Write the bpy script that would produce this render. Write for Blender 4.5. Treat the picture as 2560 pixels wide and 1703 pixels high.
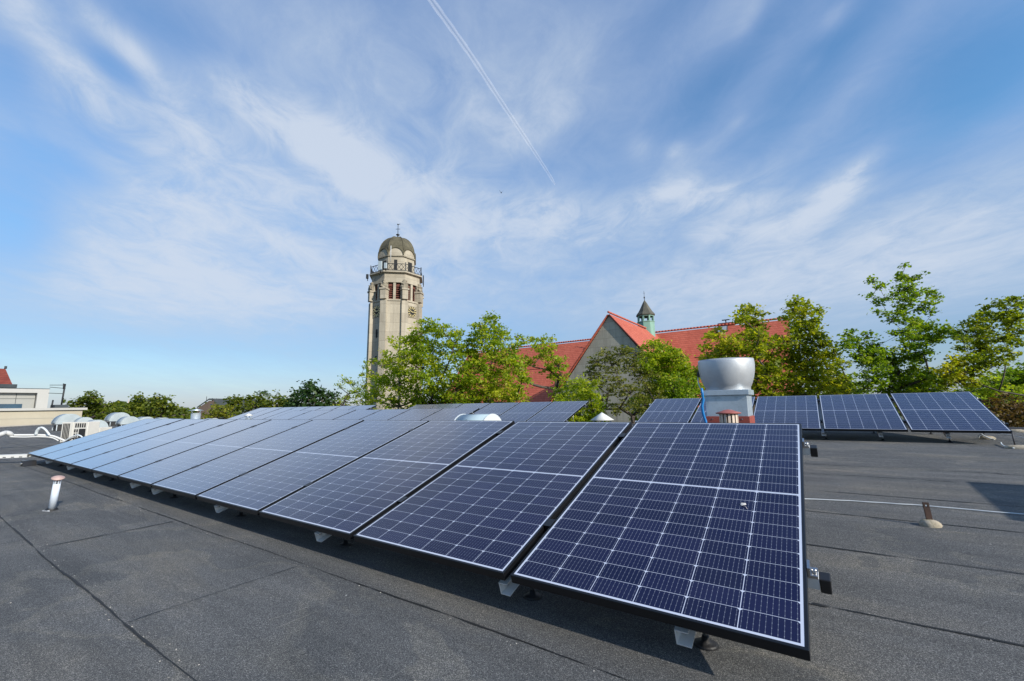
import bpy, math, random
import numpy as np
from mathutils import Vector, Matrix

for o in list(bpy.data.objects):
    bpy.data.objects.remove(o)
SC = bpy.context.scene
COL = SC.collection
rad = math.radians

# ------------------------------------------------------------------ camera
W, H, F = 2560.0, 1703.0, 1079.17
PITCH, YAW, ROLL = rad(8.5927), rad(34.686), rad(-0.9956)
_cy, _sy = math.cos(YAW), math.sin(YAW)
_f0 = np.array([-_sy, _cy, 0.0]); _r0 = np.array([_cy, _sy, 0.0]); _u0 = np.array([0, 0, 1.0])
FWD = _f0 * math.cos(PITCH) + _u0 * math.sin(PITCH)
_up = -_f0 * math.sin(PITCH) + _u0 * math.cos(PITCH)
RGT = _r0 * math.cos(ROLL) + _up * math.sin(ROLL)
UPV = -_r0 * math.sin(ROLL) + _up * math.cos(ROLL)
cd = bpy.data.cameras.new('camera'); cam = bpy.data.objects.new('camera', cd); COL.objects.link(cam)
cd.sensor_width = 36.0; cd.lens = F / W * 36.0; cd.clip_start = 0.05; cd.clip_end = 20000
cam.matrix_world = Matrix(((RGT[0], UPV[0], -FWD[0], 0), (RGT[1], UPV[1], -FWD[1], 0), (RGT[2], UPV[2], -FWD[2], 0), (0, 0, 0, 1)))
SC.camera = cam

# ------------------------------------------------------------------ sun and exposure
SUN_EL, SUN_AZ = rad(27.5), rad(-11.0)          # azimuth from +X
sd = bpy.data.lights.new('sun', 'SUN'); sd.energy = 2.9; sd.angle = rad(0.5); sd.color = (1.0, 0.93, 0.82)
sun = bpy.data.objects.new('sun', sd); COL.objects.link(sun)
sv = Vector((math.cos(SUN_EL) * math.cos(SUN_AZ), math.cos(SUN_EL) * math.sin(SUN_AZ), math.sin(SUN_EL)))
sun.rotation_euler = sv.to_track_quat('Z', 'Y').to_euler(); sun.location = sv * 300
SC.view_settings.view_transform = 'Standard'; SC.view_settings.look = 'None'
SC.view_settings.exposure = 0.95; SC.view_settings.gamma = 1.0

# ------------------------------------------------------------------ world: sky with cirrus
def ray(x, y):
    return RGT * ((x - W / 2) / F) + UPV * ((H / 2 - y) / F) + FWD
def azel(x, y):
    d = ray(x, y); d = d / np.linalg.norm(d)
    return math.atan2(d[0], d[1]), math.asin(d[2])

class NT:
    def __init__(s, tree): s.t = tree
    def n(s, typ, **kw):
        nd = s.t.nodes.new(typ)
        for k, v in kw.items(): setattr(nd, k, v)
        return nd
    def put(s, sock, v):
        if isinstance(v, bpy.types.NodeSocket): s.t.links.new(v, sock)
        elif v is not None: sock.default_value = v
    def m(s, op, a, b=None, c=None, clamp=False):
        nd = s.n('ShaderNodeMath', operation=op, use_clamp=clamp)
        s.put(nd.inputs[0], a); s.put(nd.inputs[1], b); s.put(nd.inputs[2], c)
        return nd.outputs[0]
    def noise(s, vec, scale, detail=4, rough=0.55, dist=0.0):
        nd = s.n('ShaderNodeTexNoise'); s.put(nd.inputs['Vector'], vec)
        nd.inputs['Scale'].default_value = scale; nd.inputs['Detail'].default_value = detail
        nd.inputs['Roughness'].default_value = rough; nd.inputs['Distortion'].default_value = dist
        return nd.outputs['Fac']
    def ramp(s, fac, stops, mode='LINEAR'):
        nd = s.n('ShaderNodeValToRGB'); cr = nd.color_ramp; cr.interpolation = mode
        while len(cr.elements) > 1: cr.elements.remove(cr.elements[-1])
        for i, (p, c) in enumerate(stops):
            e = cr.elements[0] if i == 0 else cr.elements.new(p)
            e.position = p; e.color = (c[0], c[1], c[2], 1) if len(c) == 3 else c
        s.put(nd.inputs[0], fac); return nd.outputs[0]
    def mix(s, fac, a, b, blend='MIX'):
        nd = s.n('ShaderNodeMix', data_type='RGBA', blend_type=blend)
        s.put(nd.inputs[0], fac)
        for sk, v in ((nd.inputs[6], a), (nd.inputs[7], b)):
            if isinstance(v, tuple) and len(v) == 3: v = (*v, 1)
            s.put(sk, v)
        return nd.outputs[2]
    def comb(s, x, y, z):
        nd = s.n('ShaderNodeCombineXYZ')
        for i, v in enumerate((x, y, z)): s.put(nd.inputs[i], v)
        return nd.outputs[0]
    def sep(s, v):
        nd = s.n('ShaderNodeSeparateXYZ'); s.put(nd.inputs[0], v); return nd.outputs

world = bpy.data.worlds.new('World'); SC.world = world; world.use_nodes = True
wt = world.node_tree; wt.nodes.clear(); N = NT(wt)
out = N.n('ShaderNodeOutputWorld'); bg = N.n('ShaderNodeBackground'); wt.links.new(bg.outputs[0], out.inputs[0])
bg.inputs[1].default_value = 0.1
sky = N.n('ShaderNodeTexSky', sky_type='NISHITA', sun_disc=False)
sky.sun_elevation = SUN_EL; sky.sun_rotation = rad(90) - SUN_AZ; sky.altitude = 100
sky.air_density = 1.0; sky.dust_density = 0.6; sky.ozone_density = 2.2
tc = N.n('ShaderNodeTexCoord'); gv = tc.outputs['Generated']
dx, dy, dz = N.sep(gv)
az = N.m('ARCTAN2', dx, dy); el = N.m('ARCSINE', dz)
# cirrus plane coordinates, u along the streaks
zc = N.m('MAXIMUM', N.m('ADD', dz, 0.10), 0.03)
pxx = N.m('DIVIDE', dx, zc); pyy = N.m('DIVIDE', dy, zc)
SA = azel(1120, 1000)[0]
u = N.m('ADD', N.m('MULTIPLY', pxx, math.sin(SA)), N.m('MULTIPLY', pyy, math.cos(SA)))
v = N.m('SUBTRACT', N.m('MULTIPLY', pxx, math.cos(SA)), N.m('MULTIPLY', pyy, math.sin(SA)))
n_str = N.noise(N.comb(N.m('MULTIPLY', u, 0.32), v, 0.0), 1.7, 7, 0.58, 0.5)
n_str2 = N.noise(N.comb(N.m('MULTIPLY', u, 0.5), v, 3.7), 4.5, 6, 0.6, 0.6)
n_puf = N.noise(N.comb(N.m('MULTIPLY', u, 0.8), v, 9.1), 5.5, 9, 0.66, 0.6)
# (px, py, rx, ry, tilt in degrees clockwise on the picture, amount): measured cloud masses, plus an unseen one added far left for panel reflections, turned into azimuth / elevation
BLOBS = [
 (150, 150, 190, 60, 38, .28), (420, 270, 230, 70, 24, .26), (740, 330, 230, 75, 24, .30), (900, 430, 130, 70, 20, .32),
 (560, 520, 420, 210, 10, .14), (330, 400, 320, 110, 20, .10), (1150, 620, 420, 130, 5, .20), (1380, 540, 240, 60, -8, .22),
 (1720, 500, 250, 60, -12, .26), (2090, 470, 190, 45, -30, .34), (2000, 620, 480, 130, -10, .26), (2380, 620, 300, 140, 0, .22),
 (800, 140, 380, 170, 15, .22), (1270, 170, 200, 260, 20, .26), (1560, 60, 160, 70, -30, .12), (1480, 250, 300, 50, -24, .18), (1850, 260, 300, 45, -38, .12),
 (1150, 480, 180, 60, 15, .14), (2150, 190, 220, 40, -32, .14), (1830, 30, 120, 40, -40, .2), (1640, 360, 120, 60, -20, .22),
 (40, 30, 60, 60, 30, .2), (700, 760, 600, 90, 4, .10), (80, 330, 160, 40, 10, .14), (250, 60, 70, 30, 35, .26), (330, 130, 60, 26, 40, .24), (620, 250, 90, 34, 28, .16), (850, 380, 90, 34, 25, .2), (940, 460, 60, 34, 10, .2), (1130, 560, 60, 40, 0, .16), (1380, 530, 50, 26, 0, .24), (1690, 480, 50, 20, -10, .26), (1770, 500, 60, 24, -5, .26), (1890, 510, 60, 26, -5, .26), (1800, 580, 60, 26, 0, .2), (1900, 570, 40, 22, 0, .2), (2120, 455, 80, 22, -38, .3), (2060, 510, 80, 24, -20, .26), (1600, 370, 30, 30, 0, .2), (1690, 375, 26, 20, 0, .24), (1845, 305, 22, 12, -20, .12), (2030, 165, 30, 16, -30, .14), (2090, 45, 50, 26, -20, .3), (1870, 50, 50, 26, -40, .26), (1330, 850, 200, 40, 0, -.1), (1900, 760, 800, 110, 0, .22),
 (30, 560, 130, 120, 0, -.42), (170, 400, 150, 50, 18, -.32), (285, 170, 80, 34, 25, -.40), (450, 80, 150, 60, 12, -.28), (300, 370, 110, 28, 10, -.2),
 (1720, 290, 230, 60, -30, -.30), (2300, 320, 280, 100, -25, -.32), (2080, 110, 220, 60, -32, -.24), (2480, 150, 190, 120, 0, -.24),
 (1900, 380, 180, 40, -25, -.12), (1600, 130, 180, 70, -30, -.18), (640, 660, 150, 30, 15, -.14), (820, 590, 130, 22, 12, -.10), (760, 430, 140, 22, 22, -.12), (300, 905, 420, 60, 0, -.20), (360, 720, 560, 130, 0, .36), (750, 640, 420, 130, 0, .16), (430, 520, 200, 90, 15, .14), (-700, 600, 420, 400, 0, .25), (1330, 420, 90, 60, 0, -.06),
 (640, 640, 180, 40, 20, -.08), (30, 150, 60, 90, 0, -.2), (2450, 860, 250, 90, 0, -.18), (1000, 860, 350, 70, 0, -.14)]
acc = None
for (bx_, by_, rx, ry, tl, am) in BLOBS:
    a0, e0 = azel(bx_, by_); a1, e1 = azel(bx_ + 1, by_); a2, e2 = azel(bx_, by_ - 1)
    sa = math.hypot((a1 - a0) * math.cos(e0), e1 - e0); se = math.hypot((a2 - a0) * math.cos(e0), e2 - e0)
    da = N.m('MULTIPLY', N.m('SUBTRACT', az, a0), math.cos(e0)); de = N.m('SUBTRACT', el, e0)
    t = -rad(tl) ; ct, st = math.cos(t), math.sin(t)
    p = N.m('ADD', N.m('MULTIPLY', da, ct / (rx * sa)), N.m('MULTIPLY', de, st / (rx * sa)))
    q = N.m('SUBTRACT', N.m('MULTIPLY', de, ct / (ry * se)), N.m('MULTIPLY', da, st / (ry * se)))
    g = N.m('EXPONENT', N.m('MULTIPLY', N.m('ADD', N.m('MULTIPLY', p, p), N.m('MULTIPLY', q, q)), -0.7))
    g = N.m('MULTIPLY', g, am)
    acc = g if acc is None else N.m('ADD', acc, g)
dens = N.m('ADD', acc, 0.57)
dens = N.m('ADD', dens, N.m('MULTIPLY', N.m('SUBTRACT', n_str, 0.5), 0.30))
dens = N.m('ADD', dens, N.m('MULTIPLY', N.m('SUBTRACT', n_str2, 0.5), 0.17))
lowf = N.n('ShaderNodeMapRange', interpolation_type='SMOOTHSTEP'); N.put(lowf.inputs[0], el)
lowf.inputs[1].default_value = 0.10; lowf.inputs[2].default_value = 0.50; lowf.inputs[3].default_value = 0.35; lowf.inputs[4].default_value = 1.0
dens = N.m('ADD', dens, N.m('MULTIPLY', N.m('SUBTRACT', n_puf, 0.5), N.m('MULTIPLY', N.m('MULTIPLY', N.m('MAXIMUM', acc, 0.14), 2.7), lowf.outputs[0])))
mr = N.n('ShaderNodeMapRange', interpolation_type='SMOOTHSTEP'); N.put(mr.inputs[0], dens)
mr.inputs[1].default_value = 0.0; mr.inputs[2].default_value = 1.28
cl = mr.outputs[0]
cloud_col = N.ramp(cl, [(0.0, (1.75, 2.45, 4.0)), (0.45, (2.05, 2.65, 4.0)), (0.75, (2.55, 3.1, 4.05)), (1.0, (3.25, 3.65, 4.3))])
sky_t = N.mix(1.0, sky.outputs[0], (0.60, 1.02, 1.30), 'MULTIPLY')
sky_t = N.mix(1.0, sky_t, N.ramp(N.m('MULTIPLY', el, 1 / 1.2), [(0.0, (.82, .50, .46)), (0.10, (.80, .58, .50)), (0.35, (.98, .90, .80)), (1.0, (.96, .96, .95))]), 'MULTIPLY')
skyc = N.mix(N.m('MULTIPLY', cl, 0.92), sky_t, cloud_col)
N.put(bg.inputs[0], skyc)

# ------------------------------------------------------------------ helpers
def zr(y):
    return -0.90 + 0.012 * y if y < 2 else (-0.876 + 0.0315 * (y - 2) if y < 12 else -0.561)
def at_depth(px, py, D): return ray(px, py) * D
def at_y(px, py, Y): d = ray(px, py); return d * (Y / d[1])
def at_x(px, py, X): d = ray(px, py); return d * (X / d[0])
def on_roof(px, py):
    d = ray(px, py); a, b = 0.2, 200.0
    for t in np.linspace(a, b, 60000):
        if t * d[2] < zr(t * d[1]): return d * t

class MB:
    def __init__(s): s.v = []; s.f = []; s.sm = []
    def add(s, vs, fs, smooth=False):
        o = len(s.v); s.v += [tuple(map(float, p)) for p in vs]
        s.f += [tuple(i + o for i in f) for f in fs]; s.sm += [smooth] * len(fs); return s
    def box(s, x0, x1, y0, y1, z0, z1, M=None):
        vs = [(x, y, z) for z in (z0, z1) for y in (y0, y1) for x in (x0, x1)]
        if M is not None: vs = [M @ Vector(p) for p in vs]
        return s.add(vs, [(0, 2, 3, 1), (4, 5, 7, 6), (0, 1, 5, 4), (2, 6, 7, 3), (0, 4, 6, 2), (1, 3, 7, 5)])
    def prism(s, poly, axis, a, b):
        # poly: list of 2D points, extruded along axis ('x','y','z') from a to b
        def P(p, t):
            return {'x': (t, p[0], p[1]), 'y': (p[0], t, p[1]), 'z': (p[0], p[1], t)}[axis]
        n = len(poly); vs = [P(p, a) for p in poly] + [P(p, b) for p in poly]
        return s.add(vs, [tuple(range(n))[::-1], tuple(range(n, 2 * n))] + [(i, (i + 1) % n, n + (i + 1) % n, n + i) for i in range(n)])
    def lathe(s, prof, c=(0, 0, 0), n=24, smooth=True, axis='z', a0=0.0, a1=2 * math.pi, cap=True):
        full = abs(a1 - a0 - 2 * math.pi) < 1e-6; m = n if full else n + 1; vs = []; fs = []
        for (r, z) in prof:
            for i in range(m):
                a = a0 + (a1 - a0) * i / n
                p = (r * math.cos(a), r * math.sin(a), z)
                if axis == 'x': p = (z, p[0], p[1])
                if axis == 'y': p = (p[0], z, p[1])
                vs.append((p[0] + c[0], p[1] + c[1], p[2] + c[2]))
        for k in range(len(prof) - 1):
            for i in range(n):
                j = (i + 1) % m
                fs.append((k * m + i, k * m + j, (k + 1) * m + j, (k + 1) * m + i))
        s.add(vs, fs, smooth)
        if cap and full:
            if prof[0][0] > 1e-5: s.f.append(tuple(len(s.v) - len(vs) + i for i in range(m))[::-1]); s.sm.append(False)
            if prof[-1][0] > 1e-5: s.f.append(tuple(len(s.v) - m + i for i in range(m))); s.sm.append(False)
        return s
    def tube(s, pts, r, n=8, smooth=True):
        pts = [Vector(p) for p in pts]; rs = r if isinstance(r, (list, tuple)) else [r] * len(pts)
        vs = []; fs = []; ref = None
        for i, p in enumerate(pts):
            t = (pts[min(i + 1, len(pts) - 1)] - pts[max(i - 1, 0)]).normalized()
            if ref is None: ref = Vector((0, 0, 1)) if abs(t.z) < 0.9 else Vector((1, 0, 0))
            b = (ref - t * ref.dot(t)).normalized(); c = t.cross(b); ref = b
            for k in range(n):
                a = 2 * math.pi * k / n
                vs.append(p + (b * math.cos(a) + c * math.sin(a)) * rs[i])
        for i in range(len(pts) - 1):
            for k in range(n):
                j = (k + 1) % n; fs.append((i * n + k, i * n + j, (i + 1) * n + j, (i + 1) * n + k))
        fs.append(tuple(range(n))[::-1]); fs.append(tuple(range((len(pts) - 1) * n, len(pts) * n)))
        return s.add(vs, fs, smooth)
    def mesh(s, name, off=(0, 0, 0)):
        me = bpy.data.meshes.new(name)
        me.from_pydata([(p[0] - off[0], p[1] - off[1], p[2] - off[2]) for p in s.v], [], s.f)
        me.polygons.foreach_set('use_smooth', s.sm); me.update(); return me

def tag(o, label=None, cat=None, group=None, kind=None):
    for k, v_ in (('label', label), ('category', cat), ('group', group), ('kind', kind)):
        if v_: o[k] = v_
    return o
def thing(name, label, cat, loc=(0, 0, 0), group=None, rot=None):
    o = bpy.data.objects.new(name, None); COL.objects.link(o); o.location = loc; o.empty_display_size = 0.1
    if rot: o.rotation_euler = rot
    return tag(o, label, cat, group)
def root_of(o):
    while o.parent: o = o.parent
    return o
def part(name, mb, mat, parent, local=False, label=None, bevel=0):
    off = (0, 0, 0) if (local or parent is None) else root_of(parent).location
    me = mb.mesh(name, off) if isinstance(mb, MB) else mb
    o = bpy.data.objects.new(name, me); COL.objects.link(o)
    if mat and not me.materials: me.materials.append(mat)
    o.parent = parent
    if label: o['label'] = label
    if bevel:
        m = o.modifiers.new('bevel', 'BEVEL'); m.width = bevel; m.segments = 2; m.limit_method = 'ANGLE'
    return o
def single(name, mb, mat, label, cat, loc, group=None, bevel=0, kind=None):
    me = mb.mesh(name, loc); me.materials.append(mat)
    o = bpy.data.objects.new(name, me); COL.objects.link(o); o.location = loc
    if bevel:
        m = o.modifiers.new('bevel', 'BEVEL'); m.width = bevel; m.segments = 2; m.limit_method = 'ANGLE'
    return tag(o, label, cat, group, kind)

# ------------------------------------------------------------------ materials
def newmat(name):
    m = bpy.data.materials.new(name); m.use_nodes = True; t = m.node_tree
    n = NT(t); b = t.nodes['Principled BSDF']; return m, n, b
def setp(n, b, **kw):
    for k, v_ in kw.items():
        sk = b.inputs[k.replace('_', ' ')]
        if isinstance(v_, tuple) and len(v_) == 3 and sk.type == 'RGBA': v_ = (*v_, 1)
        n.put(sk, v_)
def objco(n): return n.n('ShaderNodeTexCoord').outputs['Object']
def worldco(n): return n.n('ShaderNodeNewGeometry').outputs['Position']
def bump(n, b, h, dist=0.01, strength=0.4):
    bp = n.n('ShaderNodeBump'); bp.inputs['Distance'].default_value = dist; bp.inputs['Strength'].default_value = strength
    n.put(bp.inputs['Height'], h); n.put(b.inputs['Normal'], bp.outputs[0])

def plain(name, col, rough=0.5, metal=0.0, vary=0.15, scale=3.0, bumpy=0.0, dirt=None, spec=0.5):
    m, n, b = newmat(name); co = worldco(n)
    a = n.noise(co, scale, 6, 0.6); c2 = n.noise(co, scale * 9, 4, 0.6)
    f = n.m('ADD', n.m('MULTIPLY', a, 0.7), n.m('MULTIPLY', c2, 0.3))
    lo = tuple(x * (1 - vary) for x in col); hi = tuple(min(1, x * (1 + vary)) for x in col)
    c = n.ramp(f, [(0.3, lo), (0.7, hi)])
    if dirt:
        d = n.noise(co, scale * 2.3, 8, 0.7)
        c = n.mix(n.ramp(d, [(0.52, (0, 0, 0)), (0.72, (1, 1, 1))]), c, dirt)
    setp(n, b, Base_Color=c, Metallic=metal, Roughness=n.m('ADD', n.m('MULTIPLY', a, 0.25), rough - 0.12), Specular_IOR_Level=spec)
    if bumpy: bump(n, b, c2, 0.01, bumpy)
    return m

# solar cells: 6 x 20 half cells on a white backsheet
PL, PW, GAP = 1.755, 1.038, 0.0349
def cell_mat():
    m, n, b = newmat('solar_cells'); x, y, z = n.sep(objco(n))
    mx, my, mid = 0.0190, 0.0195, 0.013      # margins and centre gap
    cw = (PW - 2 * mx) / 6; ch = (PL - 2 * my - mid) / 20
    xs = n.m('ADD', x, PW / 2 - mx)
    ys = n.m('SUBTRACT', y, my)
    up = n.m('GREATER_THAN', y, PL / 2)
    ys = n.m('SUBTRACT', ys, n.m('MULTIPLY', up, mid))
    fx = n.m('MULTIPLY', n.m('FRACT', n.m('DIVIDE', xs, cw)), cw); fy = n.m('MULTIPLY', n.m('FRACT', n.m('DIVIDE', ys, ch)), ch)
    ex = n.m('MINIMUM', fx, n.m('SUBTRACT', cw, fx)); ey = n.m('MINIMUM', fy, n.m('SUBTRACT', ch, fy))
    top = n.m('SUBTRACT', ch, fy)
    gx = n.m('LESS_THAN', ex, 0.0012); gy = n.m('LESS_THAN', ey, 0.0008)
    # chamfered corners
    cham = n.m('LESS_THAN', n.m('ADD', ex, top), 0.0095)
    # outside the cell field
    o1 = n.m('LESS_THAN', xs, 0.0); o2 = n.m('GREATER_THAN', xs, cw * 6)
    o3 = n.m('LESS_THAN', y, my); o4 = n.m('GREATER_THAN', y, PL - my)
    o5 = n.m('LESS_THAN', n.m('ABSOLUTE', n.m('SUBTRACT', y, PL / 2)), mid / 2 - 0.002)
    wh = gx
    for q in (gy, cham, o1, o2, o3, o4, o5): wh = n.m('MAXIMUM', wh, q)
    # ten thin busbars with solder pads
    bb = n.m('FRACT', n.m('MULTIPLY', n.m('DIVIDE', fx, cw), 10.0))
    bd = n.m('MULTIPLY', n.m('ABSOLUTE', n.m('SUBTRACT', bb, 0.5)), cw / 10)
    pad = n.m('LESS_THAN', n.m('ABSOLUTE', n.m('SUBTRACT', n.m('FRACT', n.m('MULTIPLY', n.m('DIVIDE', fy, ch), 4.0)), 0.5)), 0.12)
    bw = n.m('ADD', 0.00042, n.m('MULTIPLY', pad, 0.0007))
    bus = n.m('LESS_THAN', bd, bw)
    # cell to cell tone
    ci = n.m('FLOOR', n.m('DIVIDE', xs, cw)); cj = n.m('FLOOR', n.m('DIVIDE', ys, ch))
    wn = n.n('ShaderNodeTexWhiteNoise', noise_dimensions='3D')
    oi = n.n('ShaderNodeObjectInfo')
    n.put(wn.inputs['Vector'], n.comb(ci, cj, n.m('MULTIPLY', oi.outputs['Random'], 50.0)))
    cell = n.mix(wn.outputs['Value'], (0.0040, 0.0060, 0.032), (0.0070, 0.0090, 0.044))
    cell = n.mix(n.m('MULTIPLY', bus, 0.5), cell, (0.30, 0.33, 0.40))
    c = n.mix(wh, cell, (0.50, 0.54, 0.64))
    sp = n.n('ShaderNodeTexVoronoi'); n.put(sp.inputs['Vector'], n.n('ShaderNodeNewGeometry').outputs['Position']); sp.inputs['Scale'].default_value = 26
    c = n.mix(n.m('MULTIPLY', n.m('LESS_THAN', sp.outputs['Distance'], 0.030), n.m('GREATER_THAN', n.sep(sp.outputs['Color'])[1], 0.72)), c, (0.40, 0.40, 0.40))
    film = n.noise(n.n('ShaderNodeNewGeometry').outputs['Position'], 1.6, 7, 0.65)
    c = n.mix(n.ramp(film, [(0.45, (0, 0, 0)), (0.75, (.022, .022, .022))]), c, (0.35, 0.34, 0.33))
    dust = n.noise(objco(n), 2.5, 6, 0.65)
    setp(n, b, Base_Color=c, Roughness=0.3, Specular_IOR_Level=0.12)
    lw = n.n('ShaderNodeLayerWeight'); lw.inputs[0].default_value = 0.5
    fr = n.ramp(lw.outputs['Facing'], [(0.0, (.015,) * 3), (0.50, (.025,) * 3), (0.62, (.085,) * 3), (0.715, (.25,) * 3), (0.80, (.50,) * 3), (0.87, (.76,) * 3), (0.95, (.92,) * 3)])
    gl = n.n('ShaderNodeBsdfGlossy'); n.put(gl.inputs['Roughness'], n.m('ADD', 0.10, n.m('MULTIPLY', dust, 0.10)))
    gl.inputs[0].default_value = (.94, .96, 1, 1); ms = n.n('ShaderNodeMixShader'); n.put(ms.inputs[0], fr)
    n.put(ms.inputs[1], b.outputs[0]); n.put(ms.inputs[2], gl.outputs[0]); n.put(m.node_tree.nodes['Material Output'].inputs[0], ms.outputs[0])
    return m
M_CELL = cell_mat()
M_FRAME = plain('black_anodised', (0.005, 0.0055, 0.007), 0.34, 0.0, 0.2, 5, spec=0.45)
M_BLACKPL = plain('black_plastic', (0.012, 0.012, 0.013), 0.35, 0, 0.2, 8)
M_ALU = plain('mill_aluminium', (0.66, 0.67, 0.67), 0.5, 0.25, 0.10, 6)
M_STEEL = plain('bolt_steel', (0.5, 0.5, 0.5), 0.3, 1.0, 0.1, 20)
M_GALV = plain('galvanised_sheet', (0.50, 0.56, 0.60), 0.42, 0.55, 0.14, 5, dirt=(0.36, 0.42, 0.45))
M_SPUN = plain('spun_aluminium', (0.50, 0.52, 0.54), 0.48, 0.55, 0.10, 4, dirt=(0.45, 0.47, 0.5))
M_RED = plain('oxide_red_paint', (0.27, 0.055, 0.035), 0.6, 0, 0.2, 9, dirt=(0.18, 0.05, 0.04))
M_REDCAP = plain('faded_red_cap', (0.33, 0.10, 0.08), 0.55, 0, 0.2, 9)
M_PINKCAP = plain('faded_salmon_cap', (0.42, 0.29, 0.255), 0.6, 0, 0.2, 9)
M_PIPE = plain('pale_grey_pvc', (0.56, 0.62, 0.70), 0.5, 0, 0.07, 5, dirt=(0.45, 0.50, 0.56))
M_CREAMSLAT = plain('cream_slat', (0.62, 0.50, 0.40), 0.6, 0, 0.1, 5)
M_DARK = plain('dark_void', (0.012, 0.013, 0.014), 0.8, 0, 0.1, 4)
M_WHITE = plain('white_enamel', (0.60, 0.60, 0.58), 0.42, 0, 0.05, 4)
M_ACWHITE = plain('ac_casing', (0.58, 0.56, 0.51), 0.5, 0, 0.06, 5)
M_OPAL = plain('opal_plastic', (0.56, 0.60, 0.62), 0.35, 0, 0.05, 3)
M_HOOD = plain('hood_sheet', (0.36, 0.41, 0.43), 0.45, 0.35, 0.1, 3)
M_BLUE = plain('blue_conduit', (0.012, 0.19, 0.50), 0.45, 0, 0.15, 8)
M_CABLE = plain('grey_cable', (0.55, 0.58, 0.60), 0.5, 0, 0.08, 8)
M_INSUL = plain('grey_insulation', (0.48, 0.48, 0.47), 0.8, 0, 0.1, 6, 0.3)
M_RUST = plain('rusty_steel', (0.045, 0.024, 0.018), 0.75, 0.1, 0.45, 14, 0.3)
M_BITUMEN = plain('bitumen', (0.010, 0.010, 0.011), 0.55, 0, 0.3, 9, 0.3)
M_WIRE = plain('dark_wire', (0.03, 0.03, 0.035), 0.6, 0, 0.2, 8)

def stone_mat(name, c0, c1, moss=None):
    m, n, b = newmat(name); co = worldco(n); a = n.noise(co, 22, 8, 0.65); d = n.noise(co, 90, 4, 0.6)
    c = n.ramp(n.m('ADD', n.m('MULTIPLY', a, .7), n.m('MULTIPLY', d, .3)), [(0.32, c0), (0.66, c1)])
    if moss: c = n.mix(n.ramp(n.noise(co, 14, 6, .7), [(0.52, (0, 0, 0)), (0.66, (1, 1, 1))]), c, moss)
    setp(n, b, Base_Color=c, Roughness=0.9, Specular_IOR_Level=0.2); bump(n, b, d, 0.01, 0.6); return m
M_STONE = stone_mat('lichened_concrete', (0.26, 0.22, 0.16), (0.50, 0.44, 0.34), (0.16, 0.15, 0.09))

M_SCUFF = plain('chalky_scuff', (0.20, 0.195, 0.18), .9, 0, .5, 40)
def felt_mat():
    m, n, b = newmat('mineral_felt'); co = worldco(n); x, y, z = n.sep(co)
    vo = n.n('ShaderNodeTexVoronoi'); n.put(vo.inputs['Vector'], co); vo.inputs['Scale'].default_value = 420
    vo.inputs['Scale'].default_value = 460
    sp = n.ramp(n.sep(vo.outputs['Color'])[0], [(0.0, (0.045, 0.045, 0.045)), (0.5, (0.090, 0.090, 0.089)), (0.82, (0.158, 0.156, 0.150)), (0.94, (0.29, 0.28, 0.26))])
    g2 = n.noise(co, 210, 3, 0.7)
    big = n.noise(n.comb(n.m('MULTIPLY', x, 0.55), n.m('MULTIPLY', y, 1.2), 0.0), 1.3, 7, 0.62, 0.3)
    strk = n.noise(n.comb(n.m('MULTIPLY', x, 0.35), n.m('MULTIPLY', y, 9.0), 1.0), 1.1, 5, 0.6)
    c = n.mix(1.0, sp, n.ramp(g2, [(0.30, (0.60, 0.60, 0.60)), (0.70, (1.35, 1.35, 1.35))]), 'MULTIPLY')
    c = n.mix(1.0, c, n.ramp(big, [(0.28, (0.62, 0.64, 0.66)), (0.5, (0.95, 0.96, 0.97)), (0.72, (1.30, 1.22, 1.08))]), 'MULTIPLY')
    c = n.mix(1.0, c, n.ramp(strk, [(0.3, (0.84, 0.84, 0.84)), (0.7, (1.14, 1.14, 1.14))]), 'MULTIPLY')
    st = n.noise(n.comb(n.m('MULTIPLY', x, .7), y, 5.0), 0.9, 5, 0.55, 0.4)      # old puddle rims
    c = n.mix(1.0, c, n.ramp(st, [(0.44, (1, 1, 1)), (0.485, (1.16, 1.13, 1.06)), (0.50, (.86, .87, .88)), (0.62, (.93, .93, .93)), (0.70, (1, 1, 1))]), 'MULTIPLY')
    fl = n.n('ShaderNodeTexVoronoi'); n.put(fl.inputs['Vector'], co); fl.inputs['Scale'].default_value = 7.0
    c = n.mix(n.m('MULTIPLY', n.m('LESS_THAN', fl.outputs['Distance'], 0.035), n.m('GREATER_THAN', n.sep(fl.outputs['Color'])[1], 0.55)), c, (0.42, 0.41, 0.38))
    setp(n, b, Base_Color=c, Roughness=0.85, Specular_IOR_Level=0.35)
    h = n.m('ADD', n.m('MULTIPLY', g2, 0.6), n.m('MULTIPLY', n.sep(vo.outputs['Color'])[1], 0.6))
    bump(n, b, h, 0.004, 0.55); return m
M_FELT = felt_mat()

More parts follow.
